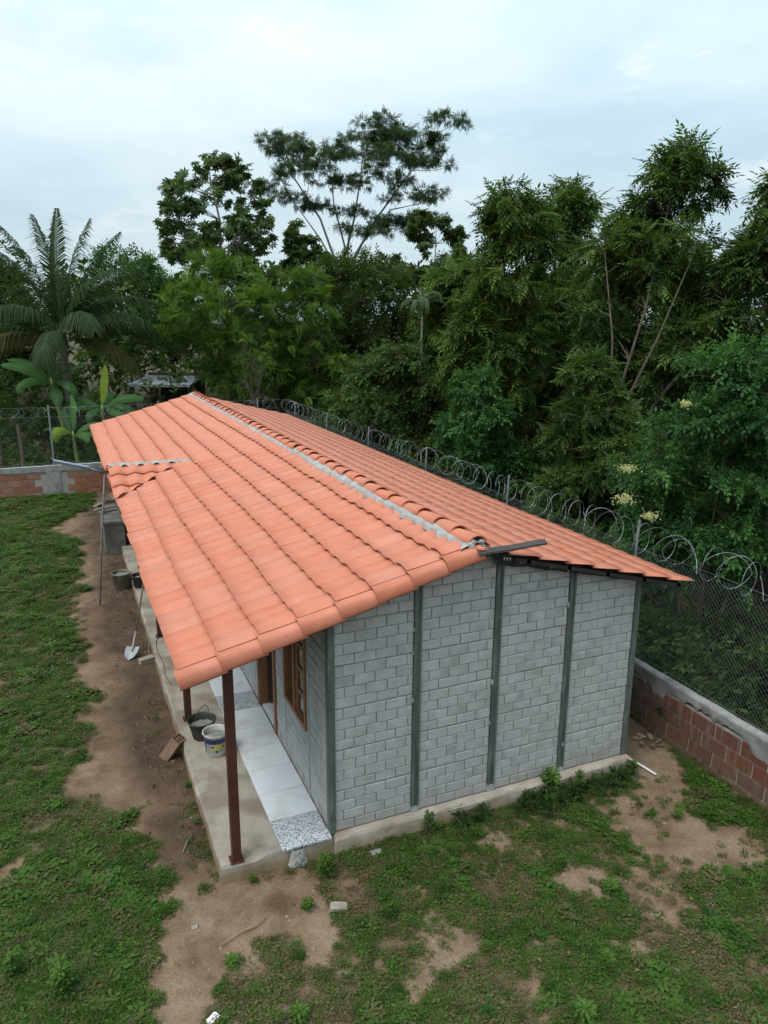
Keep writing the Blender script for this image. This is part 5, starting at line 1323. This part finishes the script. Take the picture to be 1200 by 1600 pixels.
# banana plants
def banana_leaf(org, az_, el, length, bend, wid, mat, parent, fold=.35, name='leaf'):
    length *= .88; h = math.cos(R_(az_))*VR+math.sin(R_(az_))*VF; p = np.array(org, float); side0 = np.cross(h, [0, 0, 1.]); n = 16; e = el; V = []; F = []; roll = rng.uniform(-.3, .3)+.55*float(np.sign(np.dot(side0, VF)) if abs(np.dot(side0, VF)) > .3 else 0)
    for i in range(n+1):
        t = i/n; d = math.cos(R_(e))*h+math.sin(R_(e))*np.array([0, 0, 1.]); n0 = np.cross(side0, d); side = side0*math.cos(roll)+n0*math.sin(roll); nn_ = np.cross(side, d)
        w = 0.022 if t < .16 else wid*.5*(math.sin(math.pi*min(1, (t-.12)/.9))**.55)*rng.uniform(.9, 1.05)
        if i == n: w = .01
        for s, q in ((-1, 1.0), (-1, .45), (0, 0), (1, .45), (1, 1.0)):
            V.append(p+side*s*w*q*(1-fold*.3)+nn_*(-fold*w*q*q+rng.uniform(-.02, .02)*q))
        p = p+d*length/n; e -= bend/n*(.5+t)
    for i in range(n):
        for k in range(4):
            F.append((i*5+k, i*5+k+1, (i+1)*5+k+1, (i+1)*5+k))
    return link(name, quadmesh(name, V, F, LM[mat], None, True), parent)
def banana(label, foot, crown, leaves, r=.11):
    t = thing('banana_plant', label, 'banana plant', (*foot, GZ), 'banana plants behind the far wall')
    f = np.array([*foot, GZ-.1]); c = np.array(crown)
    MB().tube([f, f+(c-f)*.5+np.array([.03, 0, 0]), c, c+(c-f)/np.linalg.norm(c-f)*.25], [r, r*.8, r*.5, r*.25], 9).build('stem', M['stalk'], t, True)
    for lf in leaves:
        o = banana_leaf(c+np.array([0, 0, .05]), *lf[:5], lf[5], t, *(lf[6:7]))
        if lf[5] == 'banana_y': o['label'] = 'bright yellow-green young leaf'
banana('banana plant with yellow leaf stalks leaning in front of the palm', (-2.1, 25.2), (-2.55, 25.3, 3.05), [(178, 55, 2.3, 75, .55, 'banana'), (200, 42, 2.2, 55, .52, 'banana'), (165, 35, 2.4, 50, .5, 'banana'), (10, 50, 1.9, 70, .42, 'banana'), (120, 80, 1.6, 30, .4, 'banana'), (330, 20, 1.9, 110, .5, 'banana'), (230, 25, 1.8, 100, .5, 'banana'), (300, -10, 1.9, 60, .5, 'banana')])
banana('banana plant with one upright bright yellow-green leaf left of the roof', (-.8, 24.2), (-.85, 24.25, 2.05), [(75, 80, 2.0, 10, .46, 'banana_y', .2), (175, 38, 1.9, 85, .5, 'banana'), (160, 20, 1.9, 70, .52, 'banana'), (5, 42, 2.0, 80, .5, 'banana'), (350, 28, 1.8, 90, .46, 'banana'), (330, 12, 1.7, 90, .46, 'banana'), (200, 30, 1.6, 100, .46, 'banana'), (260, 20, 1.5, 110, .42, 'banana'), (90, 45, 1.8, 70, .46, 'banana')])
banana('low banana plant with a hanging bright leaf just behind the far wall', (-1.95, 22.2), (-2.0, 22.2, 1.35), [(250, 62, 1.5, 190, .52, 'banana_y', .5), (175, 40, 1.4, 80, .36, 'banana'), (160, 15, 1.4, 60, .34, 'banana'), (30, 50, 1.5, 90, .42, 'banana'), (0, 25, 1.4, 80, .38, 'banana'), (110, 75, 1.9, 40, .4, 'banana'), (320, 30, 1.3, 100, .36, 'banana'), (130, 60, 1.7, 60, .42, 'banana')], .09)

# low growth behind both boundary walls, and the woods beyond
n = 620; C = []; R = []
while len(C) < n:
    if rng.random() < .62:
        x = rng.uniform(5.9, 16); y = rng.uniform(-6, 27)
        if x < 7.3 and -4.5 < y < .1: continue
        h = .25+1.7*sstep(5.8, 9.5, x)*rng.uniform(.4, 1.2)+.9*sstep(2, 6, y)
    else:
        x = rng.uniform(-16, 12); y = rng.uniform(21.6, 38); h = .18+3.2*sstep(22.6, 28, y)*rng.uniform(.3, 1.15)
        if abs(x-3) < 2.6 and 33 < y < 39.5: continue
        if y > 22 and abs(x+2.34-.121*(y+6.85)) < 2.3: h = min(h, .45)
    r = rng.uniform(.35, .75); C.append((x, y, GZ+h*rng.uniform(.35, 1))); R.append((r, r, r*.7))
for i in range(110):
    x = rng.uniform(5.5, 8.2); y = rng.uniform(.1, 7); r = rng.uniform(.22, .45); C.append((x, y, GZ+rng.uniform(.1, .9)*sstep(-.2, 2.2, y)+.1)); R.append((r, r, r*.7))
for i in range(120):
    x = rng.uniform(-9, 3.5); y = rng.uniform(21.2, 29); r = rng.uniform(.3, .6); h = .15+1.5*sstep(22.5, 27, y)*rng.uniform(.3, 1)
    if abs(x+2.34-.121*(y+6.85)) < 2.0: h = min(h, .45)
    C.append((x, y, GZ+h)); R.append((r, r, r*.7))
V, F, H = leaf_cloud(np.array(C), np.array(R), 46000, TPL['sprig'], 1.35, .3, .5, 12)
tag(link('undergrowth', quadmesh('undergrowth', V, F, LM['under'], H)), 'tangled green undergrowth behind the boundary walls', None, None, 'stuff')
C = []; R = []
for i in range(900):
    b_ = rng.uniform(-62, 66) if i < 620 else rng.uniform(66, 298); d = rng.uniform(42, 78); a = YAW+math.radians(b_); x, y = -2.3+math.sin(a)*d, -6.8+math.cos(a)*d  # later clumps stand out of view, added to block low sky from the front wall
    top_ = 5.2+.055*d+1.6*(float(fbm(np.array(b_*.12+40), np.array(d*.03), 3))-.5)*2
    z = rng.uniform(.5, top_); r = rng.uniform(1.0, 2.2); C.append((x, y, z)); R.append((r, r, r*.75))
V, F, H = leaf_cloud(np.array(C), np.array(R), 34000, TPL['far'], 1.0, .2, .4, 14)
tag(link('distant_woods', quadmesh('distant_woods', V, F, LM['dark'], H)), 'dark woods closing the view beyond the plot, plus an unseen ring added to block low sky', None, None, 'stuff')
# dry leaf litter outside the right fence
n = 7000; x = np.where(rng.random(n) < .5, rng.uniform(5.4, 8, n), rng.uniform(-14, 4, n)); y = np.where(x > 5.2, rng.uniform(-4, 3, n), rng.uniform(20.1, 24, n))
pos = np.stack([x, y, gz(x, y)+.012+rng.random(n)*.05], -1)
V, F, H = scatter((np.array([(0, 0, 0), (.05, .028, .012), (.11, 0, -.004), (.05, -.028, .010)]), np.array([(0, 1, 2, 3)])), pos, rng.normal(size=(n, 3))*[1, 1, .25], np.tile([0, 0, 1.], (n, 1))+rng.normal(size=(n, 3))*.3, rng.uniform(.3, .9, n), rng.random(n))
tag(link('leaf_litter', quadmesh('leaf_litter', V, F, LM['dry'], H)), 'dry fallen leaves on the ground outside the fences', None, None, 'stuff')

# ------------------------------------------------------------------ grass: instanced tufts on the measured cover
tuftcol = bpy.data.collections.new('grass_tufts')
def tuft(seed, n, hgt, rad, leafy, big=1.0):
    r = np.random.default_rng(seed); V = []; F = []; b = 0
    for i in range(n):
        a = r.uniform(0, 6.283); o = np.array([math.cos(a), math.sin(a), 0])*rad*math.sqrt(r.random()); d = r.uniform(0, 6.283); out = np.array([math.cos(d), math.sin(d), 0]); sd3 = np.array([-out[1], out[0], 0])
        if r.random() < leafy:
            l_ = r.uniform(.025, .052)*big; z = r.uniform(.012, hgt*.9); w = l_*.27; p = o+np.array([0, 0, z]); up_ = r.uniform(-.1, .5)
            V += [p, p+out*l_*.5+sd3*w+np.array([0, 0, up_*l_*.5]), p+out*l_+np.array([0, 0, up_*l_*.6]), p+out*l_*.5-sd3*w+np.array([0, 0, up_*l_*.5])]; F.append((b, b+1, b+2, b+3)); b += 4
        else:
            h = hgt*r.uniform(.5, 1.2); lean = r.uniform(.25, 1.1)*h; w = r.uniform(.0022, .0042)
            m1 = o+out*lean*.35+np.array([0, 0, h*.65]); t1 = o+out*lean+np.array([0, 0, h*r.uniform(.6, 1)])
            V += [o-sd3*w, m1-sd3*w*.9, m1+sd3*w*.9, o+sd3*w, t1-sd3*w*.15, t1+sd3*w*.15]; F += [(b, b+1, b+2, b+3), (b+1, b+4, b+5, b+2)]; b += 6
    o = bpy.data.objects.new('grass_tuft_%02d' % len(tuftcol.objects), quadmesh('grass_tuft', V, F, LM['grass'])); tuftcol.objects.link(o)
for s in range(4): tuft(s, 46, .065, .10, .55)
for s in range(4, 7): tuft(s, 44, .045, .10, .85)
for s in range(7, 8): tuft(s, 34, .13, .08, .15)
LM['hay'] = leaf_mat('dry_grass', [(.11, .085, .045), (.17, .13, .075), (.13, .115, .05), (.20, .16, .10)], attr=False)
def dry_tuft(seed):
    tuft(seed, 34, .05, .11, .35); tuftcol.objects[-1].data.materials[0] = LM['hay']
dry_tuft(21); dry_tuft(22)
for s_ in (31, 32, 33): tuft(s_, 40, .085, .09, .95, 1.75)
n = 120000
x = np.concatenate([rng.uniform(-3.9, 5.08, n//2), rng.uniform(-8.5, 0, n//2)]); y = np.concatenate([rng.uniform(-4.0, 1.5, n//2), rng.uniform(-4, 19.75, n//2)])
c = cover(x, y); keep = (rng.random(n) < c**1.25) & ~((x > -1.24) & (x < W+.05) & (y > -.12))
edge = (rng.random(n) < .10) & (x > -1.5) & (x < -1.26) & (y > -.1) & (y < 4)       # weeds along the slab foot
keep |= edge
x, y = x[keep], y[keep]
no = 15000; xo = np.where(rng.random(no) < .6, rng.uniform(5.3, 9.5, no), rng.uniform(-9, 3, no)); yo = np.where(xo > 5.2, rng.uniform(-5, 9, no), rng.uniform(20.1, 27, no))
ko = rng.random(no) < sstep(.40, .62, fbm(xo*1.1+3, yo*1.1, 4))
x = np.concatenate([x, xo[ko]]); y = np.concatenate([y, yo[ko]]); n = len(x); wild = (x > 5.2) | (y > 20)
pm_ = bpy.data.meshes.new('grass'); pm_.vertices.add(n); pm_.vertices.foreach_set('co', np.stack([x, y, gz(x, y)-.004], -1).astype(np.float32).ravel())
a = pm_.attributes.new('rot', 'FLOAT_VECTOR', 'POINT'); a.data.foreach_set('vector', np.stack([rng.normal(size=n)*.12, rng.normal(size=n)*.12, rng.uniform(0, 6.28, n)], -1).astype(np.float32).ravel())
dist = np.hypot(x+2.3, y+6.8)
a = pm_.attributes.new('scl', 'FLOAT', 'POINT'); a.data.foreach_set('value', (rng.uniform(.5, 1.05, n)*(.65+.35*np.clip(cover(x, y), 0, 1))*(1+.04*np.clip(dist-8, 0, 20))*np.where(wild, rng.uniform(1.3, 3.2, n), 1.0)).astype(np.float32))
a = pm_.attributes.new('pick', 'INT', 'POINT'); a.data.foreach_set('value', np.where(rng.random(n) < np.where(x > -1.75, .08+.60*sstep(.48, .61, fbm(x*1.5+31, y*1.5+17, 3)), .07+.35*sstep(.52, .64, fbm(x*1.2+31, y*1.2+17, 3))), rng.integers(8, 10, n), np.where(rng.random(n) < .02+.30*sstep(.54, .66, fbm(x*1.9+51, y*1.9+3, 3)), rng.integers(10, 13, n), rng.integers(0, 8, n))).astype(np.int32))
gob = link('grass', pm_); tag(gob, 'short weedy grass growing in uneven patches over the yard', None, None, 'stuff')
ng = bpy.data.node_groups.new('grass_scatter', 'GeometryNodeTree')
ng.interface.new_socket('Geometry', in_out='INPUT', socket_type='NodeSocketGeometry'); ng.interface.new_socket('Geometry', in_out='OUTPUT', socket_type='NodeSocketGeometry')
gi = ng.nodes.new('NodeGroupInput'); gout = ng.nodes.new('NodeGroupOutput'); ip = ng.nodes.new('GeometryNodeInstanceOnPoints'); ci = ng.nodes.new('GeometryNodeCollectionInfo')
ci.inputs['Collection'].default_value = tuftcol; ci.inputs['Separate Children'].default_value = True; ci.inputs['Reset Children'].default_value = True
ip.inputs['Pick Instance'].default_value = True
def nattr(k, ty):
    q = ng.nodes.new('GeometryNodeInputNamedAttribute'); q.data_type = ty; q.inputs['Name'].default_value = k; return q.outputs['Attribute']
ng.links.new(gi.outputs[0], ip.inputs['Points']); ng.links.new(ci.outputs[0], ip.inputs['Instance'])
ng.links.new(nattr('pick', 'INT'), ip.inputs['Instance Index']); ng.links.new(nattr('rot', 'FLOAT_VECTOR'), ip.inputs['Rotation']); ng.links.new(nattr('scl', 'FLOAT'), ip.inputs['Scale'])
ng.links.new(ip.outputs[0], gout.inputs[0])
md = gob.modifiers.new('grass_scatter', 'NODES'); md.node_group = ng

# single weeds that stand out from the grass
def weed_mesh(seed, h, r, n, ll, lw):
    q = np.random.default_rng(seed); V = []; F = []; H = []; b = 0
    for i in range(n):
        t = q.random()**.7; a = i*2.4+q.normal()*.2; out = np.array([math.cos(a), math.sin(a), 0]); sd3 = np.array([-out[1], out[0], 0])
        p = np.array([0, 0, h*t])+out*r*q.uniform(.1, .75)*(1.1-.6*t); l_ = ll*q.uniform(.7, 1.2); w = lw*.5*l_/ll; e = q.uniform(-.1, .6)
        d = out*math.cos(e)+np.array([0, 0, math.sin(e)])
        st = np.array([0, 0, h*t*.85]); hv = np.clip(.25+.6*t+q.normal()*.16, 0, 1)
        V += [st-sd3*.002, p-sd3*.002, p+sd3*.002, st+sd3*.002, p+d*l_*.5+sd3*w, p+d*l_-np.array([0, 0, .15*l_])+sd3*.001, p+d*l_-np.array([0, 0, .15*l_])-sd3*.001, p+d*l_*.5-sd3*w]; F += [(b, b+1, b+2, b+3), (b+1, b+7, b+4, b+2), (b+7, b+6, b+5, b+4)]; H += [hv]*8; b += 8
    V += [np.array([-.003, 0, 0]), np.array([.003, 0, 0]), np.array([.003, 0, h*.85]), np.array([-.003, 0, h*.85])]; F.append((b, b+1, b+2, b+3)); H += [.3]*4
    return quadmesh('weed', V, F, LM['weed'], H)
WM = [weed_mesh(1, .14, .10, 80, .045, .020), weed_mesh(2, .22, .06, 90, .045, .017), weed_mesh(3, .12, .15, 110, .055, .026), weed_mesh(4, .32, .17, 190, .062, .034)]
WD = [(.22, -1.22, 1, .9, 'bright weed seedling below the middle of the gable wall'), (1.02, -.57, 0, .8, 'small dark-centred weed between the wall and the grass middle'), (.81, -1.11, 1, .75, 'tiny upright lime weed right of the bright seedling'),
 (2.23, -1.25, 1, .8, 'lime weed at the upper edge of the small bare patch'), (2.5, -1.72, 2, .95, 'largest lime weed beside the small bare patch'), (.87, -1.9, 0, .7, 'yellowish weed near the twiggy bare patch at bottom centre'), (1.89, -2.41, 2, .8, 'flat spreading weed in the lower right grass'),
 (1.27, -2.81, 2, 1.1, 'bright weed cut by the bottom edge of the picture'), (-2.76, -.9, 3, .9, 'broad leafy weed clump in the lower left lawn'), (-3.21, -.5, 3, .7, 'bright leafy weed at the left edge of the lawn'), (1.28, -.20, 0, .9, 'weed with yellow-green leaves near the foundation'),
 (2.8, -.12, 3, 1.0, 'large leafy weed standing against the foundation'), (3.22, -.24, 1, 1.4, 'dark upright weed right of the large one on the foundation'), (1.12, -.16, 3, .6, 'round-leaved weed touching the foundation left of the large one'), (4.09, -.15, 3, .7, 'grassy weed at the right corner of the foundation'),
 (-.51, -.73, 0, .9, 'dark little weed left of the pale broken brick'), (-.92, -.17, 0, .6, 'low weed at the foot of the porch end'), (-1.34, -1.1, 2, .7, 'low weed beside the worn earth strip'), (-.97, -1.9, 2, .9, 'yellow-green weed at the bottom edge left of centre'),
 (-.19, -.38, 3, .75, 'bushy weed at the corner below the terrazzo tile'), (4.0, -1.08, 0, .9, 'grey-green weed alone on the sandy patch'), (-1.3, 1.79, 0, .6, 'weed growing out of the porch slab foot')]
for x, y, k, s, lab in WD:
    o = bpy.data.objects.new('weed', WM[k]); COL.objects.link(o); o.location = (x, y, float(gz(x, y))-.005); q_ = random.uniform(.8, 1.25); o.scale = (s*q_, s*random.uniform(.75, 1.15), s*random.uniform(.8, 1.3)); o.rotation_euler = (random.uniform(-.22, .22), random.uniform(-.22, .22), random.uniform(0, 6.28))
    tag(o, lab, 'weed', 'weeds standing out of the grass')
C = []; R = []
for i in range(120):
    x = rng.uniform(.15, 4.15)
    if float(fbm(np.array(x*1.7+4), np.array(3.3), 3)) < .52: continue
    h = .03+.12*rng.random()**2; q = rng.uniform(.04, .10); C.append((x, -.16-abs(rng.normal())*.11, float(gz(x, -.2))+h)); R.append((q, q, q*.8))
V, F, H = leaf_cloud(np.array(C), np.array(R), 1100, TPL['sprig'], .34, .1, .5, 8)
tag(link('foundation_weeds', quadmesh('foundation_weeds', V, F, LM['under'], H)), 'low leafy weeds crowding the foot of the gable wall', None, None, 'stuff')
# dry leaves scattered over the yard
n = 260; x = rng.uniform(-3.6, 4.9, n); y = rng.uniform(-3.6, 1, n); k = ~((x > -1.3) & (x < 4.2) & (y > -.15)); x, y = x[k], y[k]; n = len(x)
pos = np.stack([x, y, gz(x, y)+.02+rng.random(n)*.03], -1)
V, F, H = scatter((np.array([(0, 0, 0), (.022, .012, .008), (.05, 0, -.002), (.022, -.012, .006)]), np.array([(0, 1, 2, 3)])), pos, rng.normal(size=(n, 3))*[1, 1, .2], np.tile([0, 0, 1.], (n, 1))+rng.normal(size=(n, 3))*.3, rng.uniform(.5, 1.4, n), rng.random(n))
tag(link('fallen_leaves', quadmesh('fallen_leaves', V, F, LM['dry'], H)), 'small dry leaves scattered over grass and earth', None, None, 'stuff')
# crumbs of soil and pebbles on the path
n = 3200; x = rng.uniform(-2.9, 5, n); y = np.where(rng.random(n) < .6, rng.uniform(-3.5, 1.5, n), rng.uniform(1.5, 16, n)); k = (cover(x, y) < .35) & ~((x > -1.27) & (x < 4.2) & (y > -.15)); x, y = x[k], y[k]; n = len(x)
tv = np.array([(1, 0, 0), (0, 1, 0), (-1, 0, 0), (0, -1, 0), (0, 0, .8), (0, 0, .8), (0, 0, .8), (0, 0, .8)]); tf = np.array([(0, 1, 4, 4), (1, 2, 5, 5), (2, 3, 6, 6), (3, 0, 7, 7)])
sc = .003+.016*rng.random(n)**6
pos = np.stack([x, y, gz(x, y)-.001], -1)
V = (pos[:, None, :]+sc[:, None, None]*(tv[None]+rng.normal(size=(n, 8, 3))*.12)).reshape(-1, 3)
F = (tf[None]+(np.arange(n)*8)[:, None, None]).reshape(-1, 4); F = F[:, :3]
me = quadmesh('pebbles', V, F, M['stone'])
n = 2600; x = -1.26-np.abs(rng.normal(size=n))*.32; y = rng.uniform(.2, 14, n); k = (fbm(x*1.5, y*1.5, 3) > .46) & (x > -2.4); x, y = x[k], y[k]; n = len(x)
sc = .006+.03*rng.random(n)**4
pos = np.stack([x, y, gz(x, y)-.002], -1)
V2 = (pos[:, None, :]+sc[:, None, None]*(tv[None]+rng.normal(size=(n, 8, 3))*.25)).reshape(-1, 3)
F2 = (tf[None]+(np.arange(n)*8)[:, None, None]).reshape(-1, 4)[:, :3]
M['clod'] = mat_noise('soil_clod', (.075, .048, .031), (.19, .13, .088), 6, .95, .4, 40)
tag(link('soil_clods', quadmesh('soil_clods', V2, F2, M['clod'])), 'crumbled clods of dug soil along the porch edge', None, None, 'stuff')
me = me; tag(link('pebbles', me), 'soil crumbs and pebbles on the worn earth', None, None, 'stuff')
